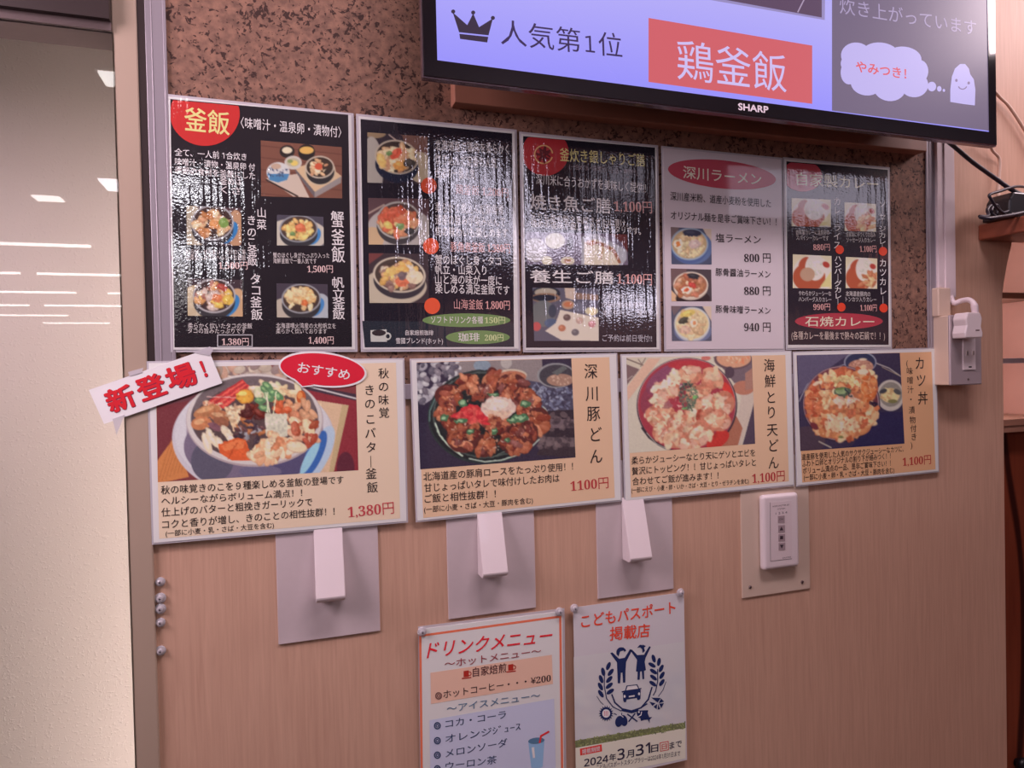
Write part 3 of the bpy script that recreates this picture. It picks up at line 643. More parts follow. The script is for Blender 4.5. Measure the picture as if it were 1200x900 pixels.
for bd, x0, y0, x1, y1, h in (('北海道産の鶏肉を柔らかく', 510, 170, 596, 175, 12.5), ('炊き込んだ定番の人気', 510, 186, 582, 191, 12.5), ('当店の一番人気', 510, 202, 557, 204, 12.5), ('柔らかく煮込んだ豚角煮', 510, 243, 590, 246, 12), ('道産の旨みが染み込んで', 510, 257, 592, 260, 12), ('旬の味わいも楽しめます', 510, 271, 595, 273, 12),
                          ('蟹のほぐし身・タコ', 510, 304, 587, 306, 11), ('帆立・山菜入り', 510, 315.5, 570, 317, 11), ('山と海の味が一度に', 510, 327, 588, 329, 11.5), ('楽しめる満足釜飯です', 510, 338, 597, 340, 11.5)):
    s.tx(bd, x0, y0, x1, y1, h, WHITE_T)
for bd, x0, y0, x1, y1 in (('鶏釜飯 1,200円', 534, 221.5, 595.5, 226), ('豚角煮釜飯 1,380円', 528, 289, 597.5, 291), ('山海釜飯 1,800円', 532, 356.5, 597.5, 357.5)): s.tx(bd, x0, y0, x1, y1, 11.5, PINK_T, 'price')
s.disc(546.5, 375.3, 51.5, 8, (112, 138, 92)); s.disc(560, 395.2, 37.5, 8, (112, 138, 92))
s.tx('ソフトドリンク各種', 505, 374.5, 566, 375, 8.5, WHITE_T); s.tx('150円', 568, 375, 592, 375, 8.5, (206, 206, 170), 'price')
s.tx('珈琲', 537, 395, 562, 395, 10, WHITE_T); s.tx('200円', 568, 395.5, 590, 395.5, 8.5, (206, 206, 170), 'price')
s.tx('自家焙煎珈琲', 475, 389.8, 508, 390, 6, WHITE_T); s.tx('雪國ブレンド(ホット)', 464, 399.3, 519, 399.5, 6.8, WHITE_T)
m_ = s.i((196, 190, 200)); q = s.mb('cup_picture')
q.fpx([(434, 387), (453, 386), (453.5, 400.5), (434.5, 400.5)], YD, m_); q.epx(454, 394, 4.6, 4.6, YD-0.00002, m_); q.epx(444, 390, 8, 3.6, YT, s.i((56, 46, 56))); q.epx(454.5, 394, 2.2, 2.4, YT, s.i((38, 40, 56)))
s.done()

# ---- sheet 3
t = sheet('menu_sheet', 'black menu sheet with round crest on red and two set meal photos', 'menu', G_UP, 0.42624, 0.17941, -0.327, 0.216, 0.303, W_UP, 'upper')
s = Sheet(t, W_UP, 'upper')
s.ground([(613, 159.5), (767.5, 173), (769.5, 407), (616.5, 407.5)], (30, 24, 40))
s.disc(639, 179, 27.5, 27, (178, 46, 58), 3, clip=(613.5, 160, 0.087))
q = s.mb('crest'); m_ = s.i((220, 160, 120)); q.arcpx(637, 181, 10.5, 10.5, 20, 350, 1.6, YT, m_, n=30)
m_ = s.i((96, 24, 38))
for k in range(7): a = k*0.9; q.lpx([(637-8*math.cos(a), 180-8*math.sin(a)), (637+7*math.cos(a+.5), 182+9*math.sin(a+.5))], 2.2, YT-0.00003, m_)
s.tx('釜炊き銀しゃりご膳', 656, 181, 755.5, 188, 15, GOLD_T, 'heading', 0.006)
s.tx('(一合炊き・味噌汁・一品・漬物付)', 667, 195, 746.5, 202, 6.5, (150, 130, 150))
s.tx('深川米に合うおかずを美味しく提供!!', 628, 209.5, 757, 220.5, 12.5, WHITE_T)
s.tx('焼き魚ご膳', 621, 236, 715.5, 241.5, 18, WHITE_T, 'heading', 0.01); s.tx('1,100円', 719.5, 241, 764, 243, 14.5, PINK_T, 'price', 0.002)
s.tx('えりも産の鮭を熟成させた山漬け。', 622, 253.5, 736, 262, 9, WHITE_T); s.tx('強めの塩味が銀しゃりにピッタリです。', 622, 261.5, 751, 271, 9, WHITE_T)
def p(c):
    c.T = (610, 265, .15556)
    c.poly([(20, 60), (830, 40), (830, 320), (20, 320)], (112, 96, 128)); c.poly([(620, 20), (810, 60), (810, 200), (760, 120)], (104, 44, 52))
    c.ell(110, 180, 90, 90, (190, 180, 200)); c.ell(260, 110, 75, 60, (216, 206, 206)); c.ell(200, 260, 40, 34, (220, 206, 196)); c.ell(370, 130, 24, 50, (50, 42, 56)); c.ell(355, 262, 52, 32, (214, 196, 184)); c.ell(355, 262, 28, 16, (176, 120, 96))
    c.poly([(458, 80), (560, 50), (800, 180), (800, 250), (760, 300), (458, 300)], (176, 170, 196)); c.poly([(480, 120), (560, 95), (700, 160), (745, 240), (740, 300), (480, 300)], (222, 202, 196))
    c.line([(505, 120), (600, 130), (700, 180), (745, 270)], 22, (158, 92, 70)); c.ell(530, 125, 34, 20, (186, 112, 82)); c.line([(620, 170), (606, 250)], 12, (190, 140, 110)); c.specks(620, 180, 160, 110, 60, 7, [(226, 216, 230), (150, 140, 170)], 5, .6)
s.photo([(616, 272), (735, 274.5), (736, 310.5), (617, 310)], p, (110, 96, 128))
s.tx('養生ご膳', 621, 323.5, 719, 325.5, 15, WHITE_T, 'heading', 0.01); s.tx('1,100円', 723, 326, 764, 327.5, 14, PINK_T, 'price', 0.002)
def p(c):
    c.T = (610, 265, .15556)
    c.poly([(80, 460), (600, 460), (600, 880), (80, 880)], (96, 90, 118)); c.poly([(330, 460), (410, 460), (410, 560), (340, 540)], (206, 178, 176)); c.poly([(410, 500), (600, 520), (600, 560), (420, 550)], (150, 116, 110))
    c.ell(190, 510, 110, 56, (44, 46, 66)); c.ell(190, 500, 84, 34, (176, 160, 156)); c.ell(190, 540, 110, 36, (150, 110, 96)); c.ell(180, 540, 92, 24, (36, 40, 62)); c.ell(170, 660, 96, 100, (112, 112, 124)); c.ell(240, 640, 30, 50, (66, 70, 96)); c.ell(230, 730, 50, 34, (80, 96, 140))
    c.ell(358, 592, 48, 34, (190, 150, 136)); c.ell(358, 590, 34, 20, (206, 120, 90)); c.ell(440, 610, 40, 36, (120, 116, 146)); c.ell(535, 640, 50, 30, (222, 206, 190)); c.ell(120, 756, 34, 34, (206, 84, 92))
    c.poly([(300, 630), (590, 690), (590, 866), (310, 860), (185, 790), (265, 730)], (226, 206, 206))
    for x, y, cl in ((350, 688, (110, 84, 90)), (445, 712, (200, 160, 160)), (312, 768, (196, 116, 92)), (412, 800, (110, 100, 116)), (538, 738, (206, 130, 146)), (540, 650, (226, 196, 150))): c.ell(x, y, 28, 25, cl); c.ell(x-6, y-6, 12, 9, np.array(cl)+26)
s.photo([(624, 337), (701, 338), (702, 399.5), (626, 399.5)], p, (96, 90, 118))
for bd, x0, x1, y in (('北海道内からったんこ', 706, 755, 347), ('の旬の食材を使用した', 706, 764, 357), ('体にやさしいご膳です', 706, 764, 366.5), ('ご予約は前日受付!!', 706, 764, 396)): s.tx(bd, x0, y, x1, y+0.6, 8, (190, 180, 206))
s.done()

# ---- sheet 4
t = sheet('menu_sheet', 'white noodle menu sheet with rose oval heading and three ramen photos', 'menu', G_UP, 0.64767, 0.17793, -0.298, 0.216, 0.303, W_UP, 'lower', paper=(238, 226, 236))
s = Sheet(t, W_UP, 'lower')
BLK = (44, 34, 44)
s.disc(846, 204.3, 63.5, 16.5, (182, 66, 92), 6)
s.tx('深川ラーメン', 800.5, 201.5, 892, 210.5, 14.5, (246, 226, 214), 'heading', 0.01)
s.tx('深川産米粉、道産小麦粉を使用した', 785.5, 229.5, 903.5, 238.5, 10, BLK); s.tx('オリジナル麺を是非ご賞味下さい！！', 786, 252, 910, 260, 10, BLK)
def p(c): c.poly([(785, 265), (797, 265), (790, 280), (785, 285)], (120, 96, 106)); c.poly([(822, 265), (836, 265), (836, 290)], (206, 178, 176)); c.ell(811, 290, 24, 20, (92, 110, 170)); bowl(c, 808, 286, 22, 19, (150, 166, 206), (80, 96, 160), None, [(226, 200, 170), (222, 180, 150), (232, 214, 196)], 44, 5, ((-13, 0, 5.5, 6, (240, 226, 214), 0), (-13, 0, 2.6, 3, (226, 120, 60), 0), (6, 0, 7, 5, (214, 180, 190), 0), (3, -13, 11, 4, (52, 52, 84), 4)), 0, 3, (196, 160, 130), .2)
s.photo([(786, 266), (833.5, 268.5), (834, 310), (787, 309.5)], p, (76, 80, 118))
def p(c): c.poly([(785, 313), (806, 313), (800, 330), (786, 336)], (116, 86, 96)); c.poly([(785, 338), (800, 354), (785, 356)], (226, 176, 150)); c.ell(812, 350, 20, 10, (58, 40, 48)); bowl(c, 809.5, 334, 20.5, 15.5, (226, 206, 206), (206, 180, 180), None, [(206, 140, 120), (196, 110, 90), (226, 180, 160), (180, 110, 80)], 44, 5, ((-5, 6, 6, 4.2, (240, 226, 216), 0), (-5, 6, 2.6, 2.4, (226, 90, 60), 0), (2, 0, 5, 3, (206, 66, 66), 30), (3, -10.5, 7.5, 3.2, (52, 46, 60), 8)), 0, 5, (176, 110, 90), .15)
s.photo([(786, 314.5), (833.5, 316), (834, 353), (787, 353)], p, (80, 66, 80))
def p(c): c.poly([(785, 358), (800, 358), (790, 370)], (120, 96, 110)); c.poly([(822, 357), (836, 357), (836, 380)], (216, 186, 180)); c.ell(812, 388, 22, 14, (110, 116, 166)); bowl(c, 811, 379.5, 21, 19.5, (206, 200, 216), (180, 176, 206), None, [(226, 196, 166), (232, 210, 180), (222, 180, 150)], 30, 6, ((2, -1, 4.5, 5, (240, 220, 206), 0), (2.5, -1, 2.2, 2.4, (226, 140, 100), 0), (-10, -4, 6, 4, (76, 70, 66), -30), (-8, 7, 7, 5, (216, 170, 160), 0), (-5, -12, 9, 4, (222, 190, 110), -14)), 0, 6, (226, 196, 160), .1)
s.photo([(786.5, 358.5), (833.5, 359), (834, 399.5), (787.5, 399.5)], p, (86, 84, 116))
for bd, x0, y0, x1, y1, h in (('塩ラーメン', 838.5, 278.5, 891.5, 281, 10), ('豚骨醤油ラーメン', 838.5, 318.5, 903, 321.5, 9), ('豚骨味噌ラーメン', 838.5, 362, 903, 364, 9)): s.tx(bd, x0, y0, x1, y1, h, BLK)
for bd, y in (('800 円', 302), ('880 円', 340.5), ('940 円', 383)): s.tx(bd, 872, y, 903, y, 11.5, BLK, 'price')
s.done()

# ---- sheet 5
t = sheet('menu_sheet', 'black curry menu sheet with four curry photos, rightmost in upper row', 'menu', G_UP, 0.8654, 0.17838, -0.142, 0.216, 0.303, W_UP, 'upper')
s = Sheet(t, W_UP, 'upper')
s.ground([(921.5, 189), (1040.5, 199), (1041.5, 404), (923.5, 404)], (34, 26, 44))
s.disc(940, 206, 23.5, 18.5, (180, 60, 80), 5, clip=(922, 190, 0.084))
s.tx('自家製カレー', 933.7, 209.5, 1029, 216, 14.5, (232, 212, 196), 'heading', 0.008)
def curry(x0, y0, x1, y1, k):
    def p(c):
        w_, h_ = x1-x0, y1-y0; X = lambda a: x0+a*w_; Y_ = lambda a: y0+a*h_
        c.poly([(X(0), Y_(0)), (X(1), Y_(0)), (X(1), Y_(1)), (X(0), Y_(1))], (226, 206, 190))
        c.ell(X(.5), Y_(.62), w_*.52, h_*.6, (232, 222, 220)); c.ell(X(.42), Y_(.66), w_*.42, h_*.42, (190, 84, 60)); c.ell(X(.3), Y_(.25), w_*.12, h_*.2, (188, 80, 60), 40)
        c.ell(X(.58), Y_(.38), w_*.26, h_*.38, (228, 218, 222)); c.lumps(X(.6), Y_(.35), w_*.2, h_*.3, 20, 2.2, [(234, 226, 226), (216, 206, 212)], .6, k)
        c.ell(X(.86), Y_(.3), w_*.1, h_*.08, (190, 60, 56), 35)
        if k in (2, 4): c.lumps(X(.7), Y_(.7), w_*.24, h_*.28, 14, 5, [(222, 160, 120), (206, 120, 90), (232, 190, 150)], .4, k)
        else: c.poly([(X(.7), Y_(.95)), (X(.98), Y_(.5)), (X(.98), Y_(.95))], (226, 206, 150))
        if k == 3: c.ell(X(.38), Y_(.58), w_*.19, h_*.2, (196, 150, 136))
    return p
for k, (x0, y0, x1, y1) in enumerate(((927.7, 232, 973.7, 266), (989.7, 237, 1026.5, 271.5), (929, 298, 974.5, 338.5), (991, 301, 1028, 338.5))):
    s.photo([(x0, y0), (x1, y0+2), (x1, y1), (x0, y1-1)], curry(x0, y0, x1, y1, k+1), (226, 206, 190))
def col(bd, x, y0, y1): return bd, [(x, y0+(y1-y0)*i/(len(bd)-1)) for i in range(len(bd))]
for bd, x, y0, y1, h in (('カレ｜ライス', 981, 236, 287, 9.5), ('ソ｜セ｜ジカレ｜', 1034, 239, 290, 7.5), ('ハンバ｜グカレ｜', 982, 303, 354, 7.3), ('カツカレ｜', 1034.8, 308, 352, 9.5)): s.vt(*col(bd, x, y0, y1), 8.5, h, WHITE_T, 'heading', 0.006)
for x, y in ((984, 292.5), (1034.7, 294.5), (986, 360), (1035.5, 361)): s.disc(x, y, 4.9, 5.2, (224, 66, 46), Y=YT-0.00004)
for bd, x0, x1, y in (('自家製カレーに温泉卵の', 933, 972, 272), ('スパイシーカレーです', 933, 971, 278.5), ('自家製に手づくりの旨み', 992, 1026, 274.5), ('ソーセージ入りカレー', 992, 1026, 281), ('やわらかジューシーな', 936, 974, 343.5), ('ハンバーグ入りカレー', 936, 974.5, 350.5), ('北海道産豚肉の', 991, 1020, 344), ('トンカツ入りカレー', 991, 1027, 350.5)): s.tx(bd, x0, y, x1, y+0.6, 5.8, (206, 190, 206))
for bd, x0, x1, y in (('880円', 953, 972.5, 289.5), ('1,100円', 1007.5, 1027, 291.5), ('990円', 953, 972.8, 359.5), ('1,100円', 1008, 1027.5, 360.5)): s.tx(bd, x0, y, x1, y, 8.5, PINK_T, 'price')
s.disc(983, 376.5, 51.5, 9.6, (176, 52, 76)); s.tx('石焼カレー', 943.5, 376.5, 1024.5, 377, 11.5, (240, 216, 206), 'heading', 0.008)
s.tx('(各種カレーを最後まで熱々の石鍋で！！)', 927.5, 393, 1037, 393.5, 9.5, (206, 180, 186))
s.done()

# ---- lower row: landscape sheets, each with one large dish photo on peach
PEACH = (218, 172, 156)
def lower(label, u, v, ang):
    t = sheet('dish_sheet', label, 'menu', G_LO, u, v, ang, 0.3015, 0.215, W_LO, 'lower', film=0.0022)
    return t, Sheet(t, W_LO, 'lower')
INK = (42, 30, 36); RED = (178, 54, 64)
t, s = lower('landscape sheet with mushroom pot photo and red speech bubble, leftmost of the lower row', 0.00203, -0.08412, -0.15)
s.ground([(182, 431), (464, 425), (469, 607.5), (186.5, 631.5)], (228, 186, 178))
def p(c):
    c.T = (180, 415, .20833)
    c.lumps(620, 90, 320, 50, 60, 34, [(176, 150, 150), (150, 120, 128), (196, 170, 166), (190, 140, 130)], .65, 4, 16, 0)
    c.poly([(10, 270), (300, 170), (240, 260), (20, 560)], (112, 60, 76)); c.poly([(10, 300), (200, 260), (110, 470), (20, 600)], (120, 50, 62))
    c.poly([(860, 180), (1150, 255), (1160, 660), (1000, 670)], (146, 46, 62)); c.poly([(850, 170), (1140, 225), (1140, 262), (860, 200)], (70, 50, 70)); c.line([(860, 178), (1140, 250)], 9, (206, 190, 206)); c.ell(1080, 640, 50, 90, (100, 40, 60))
    c.poly([(20, 600), (115, 470), (200, 690), (20, 730)], (206, 120, 74))
    for k in range(7): c.line([(25+k*22, 720-k*10), (100+k*12, 480+k*20)], 4, (176, 92, 56), .7)
    c.poly([(890, 255), (1098, 288), (1010, 680), (840, 680)], (216, 172, 152)); c.poly([(1060, 285), (1098, 288), (1012, 670), (985, 670)], (196, 160, 130)); c.line([(940, 280), (900, 600)], 10, (226, 190, 170))
    c.ell(560, 470, 456, 320, (196, 180, 206)); c.ell(560, 450, 440, 310, (204, 190, 214)); c.ell(930, 560, 60, 170, (176, 186, 226), 25)
    c.ell(570, 440, 384, 300, (150, 126, 158)); c.ell(500, 520, 330, 210, (120, 100, 134)); c.ell(330, 600, 120, 120, (92, 82, 110), 30); c.ell(720, 600, 170, 110, (86, 74, 120), -20); c.ell(905, 560, 46, 140, (56, 96, 186), 24); c.ell(880, 580, 26, 110, (150, 190, 236), 28); c.ell(600, 660, 120, 36, (110, 96, 136))
    c.ell(568, 372, 386, 262, (176, 150, 166)); c.ell(567, 366, 382, 256, (206, 186, 200)); c.ell(568, 362, 358, 234, (92, 74, 88)); c.ell(568, 310, 340, 186, (112, 92, 104)); c.ell(568, 385, 340, 210, (90, 66, 74))
    c.poly([(295, 270), (500, 140), (545, 185), (400, 305), (330, 300)], (212, 62, 66))
    for k in range(6): c.line([(310+k*16, 265+k*6), (495+k*8, 148+k*8)], 5, (232, 110, 96) if k % 2 else (176, 40, 54))
    c.line([(300, 240), (470, 246)], 5, (226, 170, 176)); c.specks(330, 290, 60, 30, 20, 14, [(226, 190, 170), (206, 130, 110)], 5)
    c.lumps(600, 190, 60, 30, 10, 30, [(226, 190, 170), (214, 170, 150)], .5, 6); c.lumps(650, 210, 90, 40, 14, 30, [(206, 196, 170), (150, 166, 130), (226, 206, 186)], .5, 8)
    c.lumps(760, 220, 80, 36, 12, 36, [(226, 180, 150), (232, 196, 166)], .35, 9); c.ell(830, 242, 26, 38, (200, 86, 46)); c.ell(824, 232, 14, 20, (230, 136, 84)); c.ell(700, 255, 40, 26, (216, 120, 90))
    c.lumps(820, 320, 85, 50, 12, 42, [(226, 176, 152), (214, 150, 124), (200, 120, 96)], .45, 10); c.lumps(740, 300, 50, 40, 8, 28, [(206, 86, 56), (226, 150, 120)], .6, 11); c.ell(785, 374, 30, 20, (206, 84, 54))
    c.lumps(840, 420, 80, 55, 14, 44, [(230, 186, 160), (214, 150, 130), (180, 84, 66)], .5, 12); c.lumps(870, 480, 40, 40, 8, 26, [(176, 70, 56), (214, 150, 130)], .5, 13)
    c.ell(300, 322, 78, 34, (188, 116, 84), -18); c.ell(290, 312, 50, 14, (216, 156, 120), -18, .8); c.ell(375, 350, 62, 34, (176, 104, 78), 14); c.ell(268, 388, 58, 38, (196, 116, 84), -12); c.ell(258, 380, 32, 16, (226, 166, 130), -14, .8); c.ell(380, 380, 46, 26, (150, 88, 72), 20); c.ell(360, 340, 34, 12, (214, 160, 130), 10, .8)
    c.poly([(395, 300), (528, 282), (452, 440), (430, 380)], (218, 176, 150)); c.specks(455, 330, 40, 50, 26, 12, [(232, 206, 190), (186, 140, 120)], 5)
    c.ell(345, 408, 40, 20, (130, 80, 100), 30)
    for x, y, an in ((330, 470, 60), (420, 450, 50), (300, 500, 70), (380, 520, 64), (440, 480, 52)): c.ell(x, y, 64, 22, (226, 196, 182), an); c.ell(x-4, y-6, 44, 9, (240, 220, 214), an, .8)
    c.ell(515, 238, 50, 42, (206, 130, 54)); c.ell(512, 234, 44, 36, (232, 156, 66)); c.ell(500, 222, 22, 14, (246, 206, 130), 0, .8)
    c.lumps(560, 325, 60, 46, 14, 30, [(120, 48, 44), (92, 40, 44), (160, 84, 60)], .5, 14); c.lumps(545, 440, 80, 75, 26, 26, [(96, 56, 66), (140, 84, 80), (180, 104, 70), (70, 50, 66), (150, 140, 160)], .4, 15, 20, .6)
    c.poly([(628, 335), (752, 337), (754, 460), (690, 486), (630, 460)], (206, 192, 186)); c.poly([(640, 345), (742, 347), (742, 400), (640, 396)], (214, 200, 194))
    for x, y in ((630, 200), (600, 262), (622, 305), (676, 220), (640, 180), (700, 236), (650, 240)): c.ell(x, y, 34, 20, (92, 130, 96), x % 60); c.ell(x-5, y-5, 18, 9, (146, 176, 130), x % 60)
    for xa, xb in ((640, 640), (672, 690), (655, 630)): c.line([(xa, 338), (xb, 215)], 7, (226, 222, 196))
    c.poly([(362, 510), (470, 470), (520, 480), (552, 600), (440, 598), (372, 556)], (222, 88, 50)); c.poly([(380, 515), (470, 480), (515, 490), (500, 530), (400, 545)], (236, 116, 74)); c.line([(420, 590), (470, 500)], 5, (200, 70, 40))
    c.lumps(640, 510, 80, 60, 16, 46, [(232, 170, 140), (226, 140, 100), (236, 190, 166)], .55, 16); c.lumps(740, 530, 80, 50, 14, 46, [(230, 176, 150), (214, 130, 100), (238, 200, 180)], .5, 17); c.lumps(640, 575, 90, 26, 14, 36, [(228, 160, 132), (236, 190, 166)], .5, 18)
    c.warp(568, 370, 345, 230, 0.5, 2.6, 2); c.grain(3, 2)
s.photo([(182.5, 431), (416.5, 425.5), (420, 551), (185, 565)], p, (130, 56, 66))
V = lambda bd, pts: (bd, pts)
s.vt('秋の味覚', [(449.5, 437.5), (449.5, 453), (449.5, 468.5), (450, 483.5)], 12, 12, INK, 'heading', 0.004)
s.vt('きのこバタ｜釜飯', [(433, 457), (433.5, 473), (434, 491), (434, 507.5), (435, 524), (434.5, 541), (435, 555), (436.5, 571)], 12.5, 12.5, INK, 'heading', 0.004)
for bd, x0, y0, x1, y1, h in (('秋の味覚きのこを９種楽しめる釜飯の登場です', 188.5, 574.5, 402.5, 562, 10), ('ヘルシーながらボリューム満点！！', 189, 587.3, 354, 577.3, 9.5), ('仕上げのバターと粗挽きガーリックで', 189, 600.5, 366, 588, 10), ('コクと香りが増し、きのことの相性抜群！！', 190, 614.8, 392, 599, 10), ('(一部に小麦・乳・さば・大豆を含む)', 194, 625.3, 321, 615.3, 7)):
    s.tx(bd, x0, y0, x1, y1, h, INK)
s.tx('1,380円', 407.5, 600, 461.5, 594.5, 15, (186, 66, 80), 'price', 0.004)
# red speech bubble stuck on the sheet
q = []
for i in range(56):
    a = 2*math.pi*i/56; x, y = 49.5*math.cos(a), 18.5*math.sin(a); q.append((378+x*math.cos(.105)-y*math.sin(.105), 433+x*math.sin(.105)+y*math.cos(.105)))
def bubble(k):
    out = []
    for (x, y) in q:
        X, Y_ = 378+(x-378)*(1+k/49.5), 433+(y-433)*(1+k/18.5)
        out.append((X, Y_))
    j = min(range(len(out)), key=lambda i: abs(out[i][0]-352)+abs(out[i][1]-447))
    out[j] = (354.5-k*.2, 452.5+k*.6); out[j-1] = (368, 450.6+k) if out[j-1][0] > out[j+1][0] else out[j-1]
    return out
b = MB(); b.prism([at(*p_) for p_ in bubble(2.2)], -0.0012, -0.0007, ink((246, 238, 244), W_LO, 'lower')); ob = b.build('speech_bubble', t); ob['label'] = 'red oval speech bubble with a white rim'
b = MB(); b.fpx(bubble(0), -0.00135, ink((206, 34, 60), W_LO, 'lower')); b.build('red_face', ob)
b = MB(); b.text('おすすめ', (349, 430), (410, 439.5), 12.5, -0.0015, ink((244, 230, 234), W_LO, 'lower'), 0.012); b.build('lettering', ob)
s.done()

t, s = lower('landscape sheet with glazed pork bowl photo, red ginger and egg, second in the lower row', 0.3121, -0.0834, 0.743)
s.ground([(488, 424.5), (714, 418.5), (720.5, 583.3), (496, 607)], PEACH)
def p(c):
    c.T = (485, 415, .16667)
    c.poly([(250, 30), (900, 30), (900, 200), (250, 200)], (140, 122, 134)); c.ell(480, 80, 60, 40, (130, 140, 170)); c.ell(650, 60, 40, 40, (176, 160, 170))
    c.lumps(150, 160, 200, 200, 150, 26, [(160, 148, 172), (120, 106, 128), (188, 176, 196), (100, 90, 114)], .7, 4, 18, .1); c.poly([(20, 390), (180, 280), (330, 200), (420, 300), (300, 480), (30, 480)], (46, 36, 64))
    c.poly([(780, 180), (1120, 240), (1130, 420), (900, 420)], (76, 70, 100)); c.specks(960, 300, 190, 110, 170, 14, [(150, 150, 186), (110, 110, 150), (60, 54, 84)], 6)
    for k, cl in enumerate(((52, 40, 56), (112, 90, 106), (50, 38, 54), (104, 84, 98), (60, 46, 60))): c.poly([(900, 400+60*k), (1140, 390+66*k), (1140, 460+66*k), (860, 470+60*k)], cl)
    c.specks(1000, 560, 140, 160, 60, 26, [(60, 46, 60), (124, 100, 112)], 7, .6)
    c.ell(500, 440, 402, 332, (40, 52, 60)); c.ell(502, 436, 392, 320, (30, 34, 42)); c.ring(505, 425, 366, 300, 12, (150, 168, 168), 0, .35)
    c.line([(110, 470), (112, 400), (150, 310)], 10, (90, 116, 122)); c.line([(150, 490), (180, 570), (250, 650), (340, 715)], 12, (196, 206, 200)); c.line([(390, 735), (500, 757), (620, 745), (740, 705), (830, 650), (880, 600)], 9, (186, 196, 196)); c.line([(910, 370), (935, 400)], 8, (190, 190, 190)); c.line([(560, 720), (640, 690)], 6, (120, 130, 130))
    c.ell(1000, 150, 134, 88, (142, 136, 152)); c.ell(1004, 152, 122, 78, (66, 60, 76)); c.ell(1030, 182, 96, 44, (166, 120, 112)); c.poly([(970, 130), (1050, 80), (1080, 100), (1010, 150)], (96, 96, 106)); c.specks(1030, 180, 80, 36, 20, 9, [(200, 160, 150)], 5)
    c.ell(685, 148, 110, 44, (200, 176, 170)); c.ell(690, 160, 100, 42, (186, 110, 92))
    M = [(150, 66, 54), (176, 92, 70), (118, 46, 46), (196, 116, 90), (132, 70, 72), (166, 80, 60)]
    for k, (x, y, ax, ay) in enumerate(((245, 290, 95, 75), (385, 200, 70, 62), (550, 170, 46, 76), (690, 230, 105, 90), (800, 350, 95, 90), (885, 470, 70, 90), (740, 560, 130, 100), (720, 640, 110, 60), (500, 640, 70, 78), (345, 590, 110, 100), (225, 420, 70, 50), (330, 500, 120, 60), (470, 260, 90, 50), (600, 500, 90, 60))):
        c.ell(x, y, ax*1.05, ay*1.05, (92, 38, 40)); c.lumps(x, y, ax*.88, ay*.86, 22, 38, M, .45, 20+k, 13, .5)
    c.specks(540, 420, 330, 260, 150, 8, [(226, 196, 190), (60, 26, 34), (210, 150, 130)], 8, .8)
    c.poly([(250, 435), (330, 390), (390, 352), (450, 360), (505, 400), (535, 500), (430, 478), (340, 470)], (208, 44, 58)); c.specks(410, 430, 100, 50, 40, 22, [(226, 84, 84), (186, 30, 48)], 9, .7)
    c.ell(594, 376, 122, 80, (222, 184, 186)); c.poly([(490, 400), (690, 400), (600, 490), (550, 485)], (224, 176, 166)); c.ell(580, 355, 80, 44, (232, 202, 204)); c.ell(570, 460, 60, 34, (206, 130, 104), 20, .7); c.specks(600, 470, 70, 30, 30, 20, M, 5)
    for x, y, ax, ay in ((345, 345, 32, 28), (330, 470, 46, 18), (395, 545, 26, 20), (570, 540, 20, 24), (780, 350, 36, 26), (750, 450, 60, 30), (690, 465, 40, 20), (215, 450, 30, 24), (655, 605, 24, 18), (560, 285, 40, 14)): c.ell(x, y, ax, ay, (70, 112, 84)); c.ell(x-3, y-3, ax*.55, ay*.5, (150, 180, 150))
    c.warp(530, 420, 420, 340, 0.85, 3, 3); c.grain(4, 2)
s.photo([(488, 425), (669.5, 420), (674.5, 536), (492.5, 550)], p, (52, 42, 70))
s.vt('深川豚どん', [(692.5, 435), (694, 461), (695.5, 484.5), (697.5, 509), (698.5, 534.5)], 15, 17.5, INK, 'heading', 0.004)
for bd, x0, y0, x1, y1, h in (('北海道産の豚肩ロースをたっぷり使用！！', 496, 558.7, 671.5, 546.3, 10), ('甘じょっぱいタレで味付けしたお肉は', 497, 571.8, 655.5, 560, 10), ('ご飯と相性抜群！！', 497.5, 584.5, 581, 578.5, 10), ('(一部に小麦・さば・大豆・豚肉を含む)', 497, 597.3, 624.5, 586.3, 7.5)): s.tx(bd, x0, y0, x1, y1, h, INK)
s.tx('1100円', 668.5, 569.5, 713, 565, 14, RED, 'price', 0.004); s.done()

